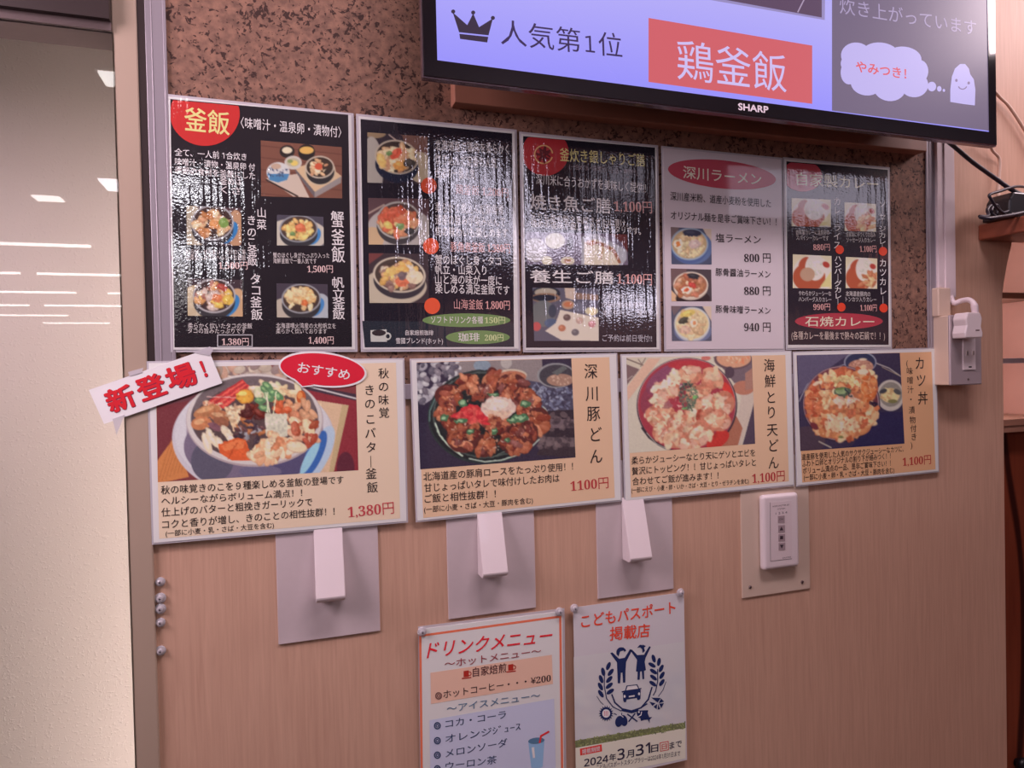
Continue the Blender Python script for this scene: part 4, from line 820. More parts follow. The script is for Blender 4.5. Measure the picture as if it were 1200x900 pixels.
t, s = lower('landscape sheet with seafood and chicken tempura bowl photo, third in the lower row', 0.61788, -0.08242, 0.372)
s.ground([(734, 419), (920.3, 416), (924.5, 564), (739.5, 583)], PEACH)
def p(c):
    c.T = (730, 410, .13889)
    c.poly([(20, 60), (230, 60), (130, 170), (20, 310)], (206, 184, 180)); c.poly([(25, 120), (140, 165), (30, 300)], (128, 96, 106)); c.line([(30, 75), (170, 130)], 10, (120, 96, 96)); c.line([(130, 80), (180, 150)], 8, (140, 116, 116)); c.line([(190, 70), (150, 140)], 7, (130, 104, 104)); c.line([(40, 250), (80, 220)], 7, (190, 170, 176))
    c.poly([(30, 320), (215, 70), (320, 70), (40, 430)], (220, 170, 160)); c.poly([(1000, 380), (1110, 350), (1100, 470), (1000, 800), (930, 800)], (206, 178, 180))
    c.poly([(760, 60), (1095, 60), (1095, 260), (940, 280), (880, 200)], (120, 96, 116)); c.ell(1020, 320, 90, 60, (190, 116, 104)); c.poly([(1030, 200), (1095, 150), (1100, 330), (1030, 340)], (176, 120, 116)); c.ell(930, 80, 160, 86, (104, 76, 92)); c.ell(935, 70, 146, 80, (216, 150, 130)); c.specks(970, 80, 90, 40, 20, 14, [(230, 130, 100), (226, 180, 160)], 4); c.ell(900, 190, 40, 50, (84, 62, 84))
    c.poly([(900, 540), (960, 560), (1010, 660), (970, 810), (800, 820)], (178, 104, 90)); c.poly([(1108, 440), (1010, 800), (1125, 800)], (80, 62, 90)); c.ell(700, 70, 40, 20, (206, 110, 110))
    c.ell(540, 470, 424, 404, (66, 44, 62)); c.ell(538, 462, 414, 392, (200, 180, 190)); c.ell(538, 466, 410, 392, (172, 54, 76)); c.ell(400, 240, 230, 110, (136, 74, 116), -30, .8); c.ell(560, 130, 180, 40, (190, 50, 66)); c.ell(890, 380, 44, 110, (216, 56, 56), -20); c.ell(220, 430, 70, 120, (140, 60, 90), 10, .7); c.ell(800, 760, 110, 60, (206, 50, 50), -35); c.line([(160, 660), (220, 740), (300, 800), (380, 840)], 14, (56, 46, 58)); c.line([(200, 700), (280, 790), (370, 835)], 5, (220, 206, 210))
    T_ = [(232, 186, 166), (224, 150, 130), (236, 204, 188), (212, 124, 108), (228, 170, 148), (222, 160, 150)]
    for k, (x, y, ax, ay) in enumerate(((570, 210, 90, 80), (470, 230, 80, 60), (750, 240, 90, 90), (370, 340, 100, 80), (310, 430, 60, 90), (270, 560, 60, 90), (370, 570, 90, 80), (330, 700, 80, 70), (480, 640, 110, 100), (460, 760, 120, 70), (640, 400, 110, 110), (720, 480, 100, 100), (850, 450, 90, 100), (780, 600, 130, 90), (660, 700, 100, 90), (600, 560, 90, 70), (560, 800, 90, 40))):
        c.ell(x, y, ax*1.04, ay*1.04, (206, 120, 104)); c.lumps(x, y, ax*.85, ay*.85, 11, 46, T_, .55, 30+k, 8, .1); c.ell(x-ax*.2, y-ay*.25, ax*.45, ay*.3, (244, 216, 202), k*37 % 180, 0.5, 2)
    c.specks(560, 520, 330, 280, 90, 10, [(206, 96, 80), (250, 232, 222), (190, 84, 76)], 4, .7); c.ell(375, 470, 44, 30, (160, 96, 110), -20, .8); c.ell(640, 540, 18, 50, (180, 70, 60), 20); c.line([(420, 560), (380, 640), (300, 730)], 10, (190, 90, 90), .7); c.line([(620, 640), (560, 700)], 9, (196, 96, 86), .7)
    c.specks(550, 390, 80, 125, 240, 9, [(70, 86, 86), (96, 110, 100), (54, 70, 76), (120, 140, 116)], 6, .85); c.ell(600, 400, 20, 16, (120, 176, 110)); c.ell(515, 495, 18, 12, (120, 166, 110))
    c.warp(550, 480, 400, 380, 0.9, 3, 4); c.grain(3, 2)
s.photo([(734, 419.3), (881, 416.6), (885, 520), (737.3, 531)], p, (210, 190, 188))
s.vt('海鮮とり天どん', [(901.5, 428), (902.5, 446.5), (903.5, 465.5), (904, 483), (905, 503.5), (906, 522), (906.5, 542)], 12.5, 15, INK, 'heading', 0.004)
for bd, x0, y0, x1, y1, h in (('柔らかジューシーなとり天にゲソとエビを', 740, 540, 885, 530.3, 9), ('贅沢にトッピング！！甘じょっぱいタレと', 740.5, 552.3, 885.8, 541.6, 9), ('合わせてご飯が進みます！！', 741, 564.3, 842, 557, 9), ('(一部にえび・小麦・卵・いか・さば・大豆・とり・ゼラチンを含む)', 740, 574.5, 877.5, 563.7, 6.3)): s.tx(bd, x0, y0, x1, y1, h, INK)
s.tx('1,100円', 881.5, 560.5, 919.5, 557, 13, RED, 'price', 0.004); s.done()

t, s = lower('landscape sheet with cutlet bowl photo on navy ground, rightmost of the lower row', 0.92208, -0.08161, 0.668)
s.ground([(933.3, 416.5), (1091.5, 412.3), (1096.3, 550), (940.2, 565.5)], (216, 158, 132))
def p(c):
    c.T = (928, 405, .13889)
    c.poly([(40, 60), (500, 60), (300, 200), (60, 420)], (92, 80, 120)); c.ell(130, 800, 150, 120, (76, 56, 80)); c.poly([(700, 560), (950, 560), (950, 830), (500, 860)], (40, 36, 88)); c.line([(60, 470), (130, 330), (260, 220), (440, 160)], 9, (150, 140, 170)); c.line([(710, 148), (820, 190), (920, 260)], 9, (186, 170, 180)); c.line([(760, 180), (900, 250)], 5, (206, 176, 150)); c.line([(230, 810), (330, 860)], 12, (176, 160, 160))
    c.ell(577, 140, 137, 92, (150, 146, 180)); c.ell(577, 142, 126, 82, (44, 48, 90)); c.ell(582, 175, 106, 58, (190, 128, 118)); c.specks(580, 170, 90, 44, 40, 12, [(214, 160, 150), (170, 104, 96)], 4); c.ell(600, 116, 34, 10, (220, 190, 180))
    c.ell(832, 420, 118, 132, (200, 182, 190)); c.ell(834, 412, 96, 104, (146, 132, 136)); c.ell(830, 420, 80, 62, (226, 190, 150)); c.specks(830, 420, 72, 54, 36, 16, [(236, 206, 160), (206, 160, 120)], 5); c.ell(770, 385, 34, 18, (64, 64, 80), -20); c.ell(890, 390, 34, 20, (80, 78, 90), 30); c.ell(850, 470, 40, 16, (130, 120, 80))
    c.ell(418, 492, 326, 322, (52, 36, 62)); c.ell(416, 488, 320, 314, (176, 140, 160)); c.ell(414, 488, 312, 306, (116, 52, 70))
    K = [(224, 140, 100), (236, 178, 144), (214, 112, 76), (238, 196, 166), (228, 156, 118), (200, 96, 70)]
    for k, (x, y, ax, ay) in enumerate(((190, 480, 74, 170), (430, 250, 110, 60), (300, 300, 80, 60), (640, 340, 84, 140), (600, 240, 60, 44), (660, 570, 66, 100), (470, 320, 120, 80), (330, 480, 120, 110), (520, 500, 130, 110), (420, 640, 190, 110), (300, 690, 110, 90), (560, 670, 110, 90), (420, 740, 150, 50), (230, 620, 70, 80))):
        c.ell(x, y, ax, ay, (206, 116, 84)); c.lumps(x, y, ax*.86, ay*.86, 16, 42, K, .5, 40+k, 9, .12)
    c.lumps(190, 470, 56, 150, 30, 26, [(196, 84, 62), (214, 112, 80)], .5, 7, 14); c.lumps(640, 350, 66, 120, 26, 30, [(214, 104, 58), (224, 128, 84)], .5, 8, 14)
    c.lumps(440, 300, 110, 50, 20, 26, [(230, 196, 150), (220, 180, 136)], .5, 9); c.lumps(420, 650, 130, 70, 20, 44, [(242, 206, 188), (236, 186, 160)], .5, 10, 10); c.lumps(470, 460, 90, 44, 12, 44, [(236, 196, 186), (226, 170, 160)], .4, 11, 10)
    c.ell(430, 390, 72, 40, (84, 96, 86)); c.ell(420, 384, 50, 24, (150, 166, 130)); c.line([(440, 360), (500, 430)], 12, (44, 54, 74)); c.line([(370, 370), (440, 360)], 8, (110, 140, 70)); c.ell(690, 494, 36, 20, (46, 30, 60)); c.specks(420, 520, 280, 270, 90, 9, [(190, 90, 70), (250, 226, 200), (150, 60, 60)], 12, .7); c.ell(415, 770, 24, 12, (130, 130, 80)); c.ell(190, 680, 40, 24, (120, 44, 60), 40)
    c.ell(600, 220, 46, 24, (236, 200, 190)); c.ell(210, 320, 40, 18, (236, 190, 176), -20)
    c.warp(414, 488, 306, 300, 0.9, 3, 5); c.grain(3, 2)
s.photo([(933.5, 416.3), (1054.5, 413.6), (1060, 519.8), (938, 528.6)], p, (56, 46, 84))
s.vt('カツ丼', [(1078, 425.5), (1079.5, 445.5), (1081.5, 466.5)], 11.5, 15, INK, 'heading', 0.004)
s.vt('(味噌汁・漬物付き)', [(1065.5, 425), (1066, 434.7), (1066.5, 445.5), (1067, 456.5), (1067.5, 468), (1068.5, 480.5), (1069.5, 492), (1070.5, 502), (1071, 511.8), (1071, 521)], 7.2, 8.5, INK)
def paren(px, py, up):
    b = s.mb('lettering'); b.arcpx(px, py+(3 if up else -3), 4, 4.5, 200 if up else 20, 340 if up else 160, 0.9, YT, s.i(INK), n=10)
for bd, x0, y0, x1, y1, h in (('道産豚を使用した人気のサクサクジューシーなカツに、', 939.5, 535.7, 1059, 525.7, 7.6), ('ふわトロ卵とオリジナルの割り下が絡みつく！！', 940, 543.7, 1043.7, 534, 7.6), ('ボリューム満点の一品、是非ご賞味下さい！！', 940.8, 551.9, 1043.7, 542.5, 7.6), ('(一部に小麦・卵・乳・さば・大豆・豚肉を含む)', 942, 559.6, 1048, 551, 7)): s.tx(bd, x0, y0, x1, y1, h, INK)
s.tx('1,100円', 1057.8, 541, 1091, 538, 11.5, (176, 50, 56), 'price', 0.003); s.done()

# ---------------------------------------------------------------- 'new' strip taped across the frame and the first dish sheet
c0 = at(182, 453, -0.002)
t = thing('paper_strip', 'tilted white paper strip with bold red characters, taped over the window frame', 'sign', (float(c0[0]), -0.002, float(c0[1])))
qd = [(104, 457), (244, 408.5), (260.5, 449), (122, 497)]
b = MB(); b.prism([at(*q_, -0.002) for q_ in qd], -0.0022, -0.0017, ink((238, 232, 244), W_UP, 'lower')); b.build('paper', t)
b = MB(); mk = ink((206, 36, 52), W_UP, 'lower'); mo = ink((120, 46, 80), W_UP, 'lower')
for ch, x, y, w_, h_ in (('新', 141, 467, 35, 29), ('登', 177, 453.5, 34, 29), ('場', 212, 441, 36, 29), ('！', 243, 430.5, 20, 24)):
    for dx, Yt, m_, bd in ((0.5, -0.00235, mo, 0.046), (0, -0.0025, mk, 0.030)):
        ca, sa = math.cos(-.335), math.sin(-.335)
        vs, fs = glyphs(ch, bd, 0.0); c = at(x+dx, y+dx, Yt)
        sxm = float(at(x+w_/2, y, Yt)[0]-at(x-w_/2, y, Yt)[0]); szm = float(at(x, y-h_/2, Yt)[1]-at(x, y+h_/2, Yt)[1]); ax = .335
        q_ = [((v[0]-0.5)*sxm*(1.0), (v[1]-0.38)*szm) for v in vs]
        b.add([(c[0]+u_*math.cos(ax)-v_*math.sin(ax), Yt-g[2], c[1]+u_*math.sin(ax)+v_*math.cos(ax)) for (u_, v_), g in zip(q_, vs)], fs, m_)
b.build('lettering', t)
for pts in ([(132, 491), (146, 486), (136.5, 510)], [(226, 413), (246, 406), (250, 410), (246, 417)], [(150, 436), (168, 431), (166, 437), (152, 441)]):
    b = MB(); b.prism([at(*q_, -0.0024) for q_ in pts], -0.0027, -0.0024, M_film); b.build('clear_tape', t)

# ---------------------------------------------------------------- drink menu
PW = W_POST
cA, cB = at(487.8, 733.5, 0.004), at(659, 712, 0.004)
ang = math.degrees(math.atan2(cB[1]-cA[1], cB[0]-cA[0])); wd = float(np.hypot(*(cB-cA)))
cc = (cA+cB)/2
t = sheet('drink_menu', 'white drink menu with pink and blue panels, pinned below the second dish sheet', 'menu', None, float(cc[0]), float(cc[1])-EYE-0.1535, ang, wd, 0.307, PW, 'poster', film=0.0035)
s = Sheet(t, PW, 'poster')
q = s.mb('border'); m_ = s.i((196, 92, 78))
for ln in ([(493, 745), (656.5, 722.5)], [(492.5, 745), (494.5, 930)], [(656.5, 722.5), (659, 920)]): q.lpx(ln, 2.6, YG, m_)
TD = (480, 700, .2222)
s.tx('ドリンクメニュー', 500, 762.5, 647.5, 744, 19, (190, 30, 48), 'heading', 0.01, 0.22)
s.tx('～ホットメニュー～', 521, 778.5, 634, 762.5, 9.5, (130, 44, 60)); s.ground([(504.4, 788.4), (646.7, 767.3), (648, 801.5), (505, 825)], (208, 146, 148), 'pink_panel')
s.tx('自家焙煎', 554, 788, 593.5, 782.5, 10.5, (80, 40, 48), 'lettering', 0.012)
m_ = s.i((150, 36, 34)); q = s.mb('cup_icons')
for x, y in ((546.8, 790.5), (599, 783)): q.fpx([(x-3.5, y-4), (x+2.5, y-5), (x+2.5, y+2.5), (x-3.5, y+3)], YT, m_); q.arcpx(x+3.3, y-1, 2, 2.2, 0, 360, 1, YT, m_, n=12); q.lpx([(x-5, y+4.6), (x+5, y+3.4)], 1.4, YT, m_)
def dial(x, y, c): s.mb('lettering').arcpx(x, y, 3.3, 3.6, 0, 360, 1.5, YT, s.i(c), n=20); s.mb('lettering').arcpx(x, y, 1.5, 1.6, 0, 360, 1.1, YT, s.i(c), n=12)
dial(514, 815.5, (110, 70, 76)); s.tx('ホットコーヒー・・・', 519.5, 814, 617, 798.5, 9.5, (60, 36, 44)); s.tx('¥200', 622, 797.8, 645.5, 794.3, 9.5, (60, 36, 44), 'price')
s.tx('～アイスメニュー～', 523.5, 831, 633, 814.5, 9.5, (74, 92, 132)); s.ground([(503.3, 844), (649.3, 818.7), (652, 925), (505, 950)], (170, 158, 214), 'blue_panel')
NV = (46, 54, 96)
for k, (y, bd, x1, ly, ry) in enumerate(((850.5, 'コカ・コーラ', 593, 848.5, 837), (868, 'オレンジｼﾞｭｰｽ', 610, 866, 851), (885, 'メロンソーダ', 594.5, 883.3, 869.8), (901, 'ウーロン茶', 582, 898, 890))):
    dial(512.5, y, NV); s.tx(bd, 522, ly, x1, ry, 9.5, NV)
q = s.mb('glass_picture'); q.fpx([(619, 869), (638, 867), (636, 897), (622.5, 899)], YD, s.i((126, 146, 200))); q.epx(628.5, 868, 9.6, 3.6, YT, s.i((74, 96, 140)), -6); q.epx(629.3, 898, 7, 2.4, YT, s.i((126, 146, 200)), -6); q.fpx([(623, 876), (626, 875.5), (627, 888), (624.5, 888.5)], YT, s.i((196, 206, 226))); q.lpx([(632.5, 870), (634, 862.5), (643, 857.5)], 2.2, YT-.00004, s.i((190, 40, 52)))
s.done()

# ---------------------------------------------------------------- passport poster
cA, cB = at(670.8, 711, 0.004), at(800, 693, 0.004); cC = at(803, 889, 0.004)
ang = math.degrees(math.atan2(cB[1]-cA[1], cB[0]-cA[0])); wd = float(np.hypot(*(cB-cA))); ht = float(np.hypot(*(cB-cC)))
cc = (cA+cB+cC+(cA+cC-cB))/4
t = sheet('poster', 'white poster with navy children, car and wheat emblem, below the third dish sheet', 'poster', None, float(cc[0]), float(cc[1])-EYE, ang, wd, ht, PW, 'poster', film=0, paper=(240, 234, 244))
s = Sheet(t, PW, 'poster')
OR = (206, 60, 50)
s.tx('こどもパスポート', 681, 728.5, 791.5, 711.5, 15.5, OR, 'heading', 0.018); s.tx('掲載店', 714.5, 743, 761.5, 738.5, 15.5, OR, 'heading', 0.018)
TP = (690, 750, .12225); NAVY = (26, 34, 84); m_ = s.i(NAVY); mw = s.i((196, 186, 208)); q = s.mb('boy_figure')
def p(c):
    r = np.random.default_rng(5)
    for k in range(60): x, y = r.uniform(670, 806), r.uniform(775, 870); c.ell(x, y, r.uniform(8, 20), r.uniform(4, 9), (150, 146, 186), r.uniform(0, 180), 0.10*min(1, max(0, (y-770)/60)), 8)
    for k in range(30): c.ell(r.uniform(670, 806), r.uniform(800, 866), r.uniform(6, 14), r.uniform(3, 6), (190, 172, 196), 0, 0.2, 6)
photo(t, 'sky_picture', [(672.3, 770), (801, 752), (803, 846.5), (674, 868.5)], p, (179, 159, 187), YG, PW, 'poster', step=2.0)
F = lambda pts: q.fpx(pts, YT, m_, TP)
# boy
F([(205, 125), (225, 118), (290, 180), (345, 170), (395, 88), (412, 95), (408, 112), (358, 210), (352, 300), (350, 408), (328, 408), (322, 312), (308, 314), (300, 415), (278, 415), (270, 215)])
q.arcpx(312, 118, 38, 38, 150, 335, 20, YT, m_, TP); F([(268, 120), (290, 78), (330, 70), (350, 95), (300, 110), (284, 160)])
# girl
q = s.mb('girl_figure')
F([(396, 96), (412, 90), (465, 145), (530, 140), (580, 58), (594, 68), (545, 170), (536, 210), (548, 288), (530, 296), (532, 374), (514, 376), (508, 300), (492, 302), (488, 380), (466, 382), (468, 304), (452, 302), (462, 190)])
F([(462, 76), (490, 45), (520, 50), (545, 62), (530, 72), (538, 105), (515, 126), (512, 90), (492, 70)]); F([(512, 34), (520, 46), (548, 58), (524, 60)])
# car
q = s.mb('car_drawing')
F([(345, 490), (362, 436), (465, 424), (486, 470), (498, 480), (496, 560), (485, 575), (465, 575), (460, 555), (362, 570), (358, 595), (338, 598), (330, 580), (326, 510)])
q.fpx([(358, 482), (372, 444), (458, 434), (474, 466)], YT-.00003, mw, TP); q.epx(343, 540, 10, 14, YT-.00003, mw, 0, TP); q.epx(482, 516, 10, 14, YT-.00003, mw, 0, TP); q.fpx([(384, 536), (440, 528), (440, 542), (384, 550)], YT-.00003, mw, TP); F([(314, 492), (346, 484), (346, 500), (318, 504)]); F([(482, 464), (504, 458), (504, 470), (484, 478)])
# wheat
q = s.mb('wheat_wreath')
for x, y, an in ((188, 250, 112), (138, 305, 78), (210, 310, 128), (118, 375, 70), (196, 378, 132), (112, 446, 62), (196, 438, 140), (116, 515, 56), (206, 494, 146)): q.epx(x, y, 42, 19, YT, m_, an, TP, n=14)
for x, y, an in ((622, 178, 74), (672, 210, 100), (606, 240, 30), (694, 272, 118), (620, 302, 34), (702, 338, 122), (620, 360, 38), (700, 408, 126), (614, 418, 36)): q.epx(x, y, 40, 18, YT, m_, an, TP, n=14)
q.lpx([(150, 330), (148, 440), (170, 560), (230, 640), (310, 680)], 9, YT, m_, TP); q.lpx([(660, 280), (660, 400), (640, 490), (618, 530)], 9, YT, m_, TP); q.lpx([(78, 540), (110, 590), (140, 620)], 6, YT, m_, TP); q.lpx([(740, 400), (710, 480), (668, 540)], 6, YT, m_, TP)
q.lpx([(222, 525), (250, 600), (320, 660), (410, 680), (500, 650), (570, 570), (605, 455)], 14, YT, m_, TP); q.lpx([(320, 672), (410, 692), (470, 676)], 20, YT, m_, TP); q.lpx([(500, 650), (556, 612)], 12, YT, m_, TP)
# sunflower, apple, cross, fish, shell
q = s.mb('sunflower_drawing')
for k in range(18): a = k*2*math.pi/18; q.fpx([(166+52*math.cos(a-.14), 704+56*math.sin(a-.14)), (166+74*math.cos(a), 704+80*math.sin(a)), (166+52*math.cos(a+.14), 704+56*math.sin(a+.14))], YT, m_, TP)
q.epx(166, 704, 56, 60, YT, m_, 0, TP); q.epx(166, 704, 38, 40, YT-.00003, mw, 0, TP)
for k in range(9): q.epx(150+16*(k % 3), 688+16*(k//3), 5, 6, YT-.00006, s.i((180, 80, 110)), 0, TP, n=8)
q = s.mb('apple_drawing'); q.epx(290, 780, 36, 54, YT, m_, 14, TP); q.epx(334, 772, 36, 54, YT, m_, -14, TP); q.lpx([(312, 745), (316, 700)], 8, YT, m_, TP); q.lpx([(296, 712), (330, 740)], 7, YT, mw, TP); q.lpx([(245, 705), (265, 716)], 9, YT, m_, TP)
q = s.mb('crossed_sticks'); q.lpx([(372, 712), (462, 778)], 13, YT, m_, TP); q.lpx([(442, 706), (384, 780)], 13, YT, m_, TP)
q = s.mb('fish_drawing'); F([(458, 700), (470, 676), (570, 672), (564, 700), (580, 740), (608, 738), (584, 764), (584, 798), (566, 764), (530, 766), (500, 776), (494, 750), (470, 740)]); q.epx(480, 690, 8, 10, YT-.00003, mw, 0, TP, n=12); q.lpx([(470, 736), (500, 720), (506, 690)], 8, YT-.00003, mw, TP)
q = s.mb('shell_drawing'); F([(600, 552), (690, 556), (660, 600)]); F([(692, 560), (722, 590), (670, 606)]); F([(580, 592), (640, 606), (610, 632)]); F([(620, 640), (656, 612), (650, 664)]); F([(664, 612), (684, 660), (660, 668)]); F([(674, 610), (720, 606), (694, 654)])
q = s.mb('grass_band'); gr = random.Random(4)
q.fpx([(674, 868), (803, 846.5), (803.4, 853.5), (674.4, 877)], YG-.00004, s.i((104, 98, 80)))
for k in range(260): f_ = gr.random(); x = 674+129*f_; y = 872-21.7*f_+gr.uniform(-4.5, 3.5); q.epx(x, y, gr.uniform(.8, 1.8), gr.uniform(.5, 1), YD, s.i(gr.choice(((114, 112, 80), (92, 90, 74), (134, 128, 100)))), gr.uniform(0, 180), n=6)
s.ground([(674.4, 876.5), (803.4, 853), (803.3, 889), (674.8, 914)], (232, 206, 186), 'date_band')
s.mb('date_band').fpx([(679.5, 877.5), (705, 872.3), (705.6, 880.5), (680, 885.5)], YD, s.i((196, 50, 52)))
s.tx('掲載期間', 682, 881.3, 703, 877, 5.5, (240, 214, 206))
s.tx('2024', 684.5, 894, 713, 888.5, 10.5, (40, 34, 60), 'date', 0.02); s.tx('年', 714, 888.2, 722, 886.6, 8, (40, 34, 60), 'date', 0.02); s.tx('3', 723.5, 884.2, 732, 882.6, 15.5, (40, 34, 60), 'date', 0.02); s.tx('月', 734, 884, 743, 882.3, 9, (40, 34, 60), 'date', 0.02); s.tx('31', 745, 879.4, 762, 875.7, 15.5, (40, 34, 60), 'date', 0.02); s.tx('日', 763, 877.5, 771.5, 876, 9, (40, 34, 60), 'date', 0.02)
s.tx('日', 775.5, 875.3, 781.5, 874, 6.5, (176, 50, 60), 'date', 0.012); s.mb('date').lpx([(773.5, 870.6), (783, 868.8), (783.4, 878.6), (774, 880.4)], .8, YT, s.i((176, 50, 60)), closed=True); s.tx('まで', 784.5, 874, 799, 871, 8.5, (40, 34, 60), 'date', 0.015)
s.tx('こどもパスポートスタンプラリーは2024年1月31日まで', 699, 899.5, 797, 882.5, 6.2, (60, 48, 66))
s.done()

# ---------------------------------------------------------------- clear push pins
def pin(px, py, label, group, dark=False, Y=0.0, r=0.0062):
    c = at(px, py, Y); t = thing('push_pin', label, 'pin', (float(c[0]), Y, float(c[1])), group)
    b = MB(); b.lathe([(r*.95, 0), (r, 0.0012), (r*.9, 0.0026), (r*.5, 0.0034), (r*.42, 0.0046), (r*.55, 0.0056), (r*.4, 0.0062)], c[0], Y, c[1], M_clear, 18); b.build('head', t, smooth=False)
    b = MB(); b.lathe([(0.0012, 0.0063), (0.0009, 0.0068)], c[0], Y, c[1], plain('pin_steel', (120, 110, 120), .3, .9), 8); b.build('needle', t)
pin(494.3, 740, 'clear pin in the top left corner of the drink menu', 'clear pins holding paper'); pin(655, 716.5, 'clear pin in the top right corner of the drink menu', 'clear pins holding paper')
pin(672.5, 712.5, 'clear pin in the top left corner of the emblem poster', 'clear pins holding paper'); pin(797, 694, 'clear pin in the top right corner of the emblem poster', 'clear pins holding paper')
for (y, r, lb) in ((681.5, .0056, 'topmost clear pin in the column left on bare wood beside the tan jamb'), (700.5, .0064, 'second clear pin from the top, on bare wood beside the tan jamb'), (713, .0064, 'third clear pin from the top, on bare wood beside the tan jamb'), (729, .0056, 'fourth clear pin from the top, on bare wood beside the tan jamb'), (762, .0060, 'lowest clear pin of the column on bare wood beside the tan jamb')):
    pin(188+ (y-681)*.005, y, lb, 'spare clear pins beside the jamb', Y=WOODY, r=r)

# ---------------------------------------------------------------- blank wall plates with cord covers
M_plate = plain('blank_plate_metal', (206, 192, 194), 0.45, 0.0, noise=0.03, nscale=120)
def cord_cover(x0, w_, ztop, zbot, ytop, ybot):
    b = MB(); prof = [(ztop, .0034), (ztop, .0013)]
    r = 0.007
    for k in range(6): a = k/5*math.pi/2; prof.append((zbot+r-r*math.sin(a), -(ybot)+r-r*math.cos(a)))
    prof += [(zbot, .0034)]
    n = len(prof); vs = [(x, y, z) for x in (x0, x0+w_) for z, y in prof]
    b.solid = True; b.add(vs, [tuple(range(n)), tuple(range(2*n-1, n-1, -1))]+[(i, (i+1) % n, n+(i+1) % n, n+i) for i in range(n)], M_white_plastic)
    return b
for k, (u0, u1, zb, cu, cbz, lb, gr_) in enumerate(((-0.0118, 0.1130, -0.3290, .0335, -.278, 'grey blank wall plate with white cord cover, below the mushroom pot sheet', 'blank wall plates with cord covers'), (0.2036, 0.3278, -0.3265, .2462, -.272, 'grey blank wall plate with white cord cover, above the drink menu', 'blank wall plates with cord covers'), (0.4228, 0.5466, -0.3265, .4642, -.2745, 'grey blank wall plate with white cord cover, above the emblem poster', 'blank wall plates with cord covers'))):
    k_ = 1+0.0035/DIST
    t = thing('wall_plate', lb, 'wall plate', (u0+.06, WOODY, Z(zb)), gr_)
    b = MB(); b.box(u0*k_, u1*k_, 0.0035, 0.0062, Z(zb*k_), Z(-0.13), M_plate); b.build('plate', t, bevel=0.0006)
    b = cord_cover(cu, 0.0352, Z((-.188, -.1845, -.1845)[k]), Z(cbz), 0.007, 0.022); o = b.build('cord_cover', t, bevel=0.0016); o['label'] = 'white plastic cord cover'

# ---------------------------------------------------------------- shutter switch on its plate
x0, z1 = at(868, 577, .0035); x1, z0 = at(949.5, 690, .0035); zb = (at(870, 701, .0035)[1]+at(949, 690, .0035)[1])/2
t = thing('switch_panel', 'beige metal plate carrying a white rounded shutter switch with arrow buttons', 'switch', (float(x0+x1)/2, WOODY, float(zb)))
b = MB(); b.box(x0, x1, 0.0035, 0.0062, zb, Z(-0.14), plain('beige_plate', (212, 190, 172), 0.45, 0.0)); b.build('plate', t, bevel=0.0006)
for px, py in ((879, 688), (940, 682)):
    c = at(px, py, .0035); b = MB(); b.lathe([(.0026, -.001), (.0028, .0006), (.0018, .0016), (.0006, .0018)], c[0], .0035, c[1], plain('screw_steel', (120, 104, 104), .3, .9), 14); b.build('screw', t, smooth=True)
sx0 = at(889.5, 620, .001)[0]; sx1 = at(936, 620, -.006)[0]; sz0 = at(892, 668, 0)[1]; sz1 = at(889, 580, 0)[1]
b = MB(); b.box(sx0, sx1, -0.0085, 0.0036, sz0, sz1, M_white_plastic); hs = b.build('housing', t, bevel=0.0065, seg=4)
TS = (885, 570, .1111); YS = -0.0088
b = MB(); b.prism([at(902.5, 588.7, YS), at(927.5, 586.5, YS), at(928, 655, YS), at(903, 657.8, YS)], YS, -0.0084, plain('switch_face', (222, 208, 210), .4)); fc = b.build('label_face', hs)
mdk = plain('switch_print', (60, 46, 56), .5); mbt = plain('switch_button', (166, 148, 152), .5)
for bd, l_, r_, h_ in (('HOME SHUTTER SET', (905.5, 593.5), (925, 591.3), 2.2), ('SYSTEM', (911, 596.7), (920, 595.7), 1.9), ('1 2 3 4', (909, 601.8), (922.5, 600.2), 3.2), ('SHUTTER', (917, 653.8), (927, 652.6), 1.8)):
    b = MB(); b.text(bd, l_, r_, h_, YS-.0001, mdk); b.build('lettering', hs)
b = MB(); b.lpx([(902.5, 588.9), (903, 657.6), (928, 654.8)], .4, YS-.00005, mdk); b.build('face_outline', hs)
for k, (x, y) in enumerate(((915.5, 608.5), (915.8, 619.5), (916, 630), (916.2, 640.3))):
    b = MB(); b.prism([at(x-3.9, y-4, YS), at(x+3.7, y-4.5, YS), at(x+3.7, y+4, YS), at(x-3.9, y+4.4, YS)], YS-.0006, YS, mbt); Yb = YS-.0007
    if k == 0: b.text('ON', (x-2.2, y), (x+2.2, y-.3), 2.6, Yb, mdk)
    elif k == 1: b.fpx([(x, y-2.6), (x+2.2, y+2), (x-2.2, y+2.2)], Yb, mdk)
    elif k == 2: b.fpx([(x-1.8, y-1.8), (x+1.7, y-2), (x+1.7, y+1.7), (x-1.8, y+2)], Yb, mdk)
    else: b.fpx([(x, y+2.6), (x-2.2, y-1.8), (x+2.2, y-2)], Yb, mdk)
    b.build('button', hs)

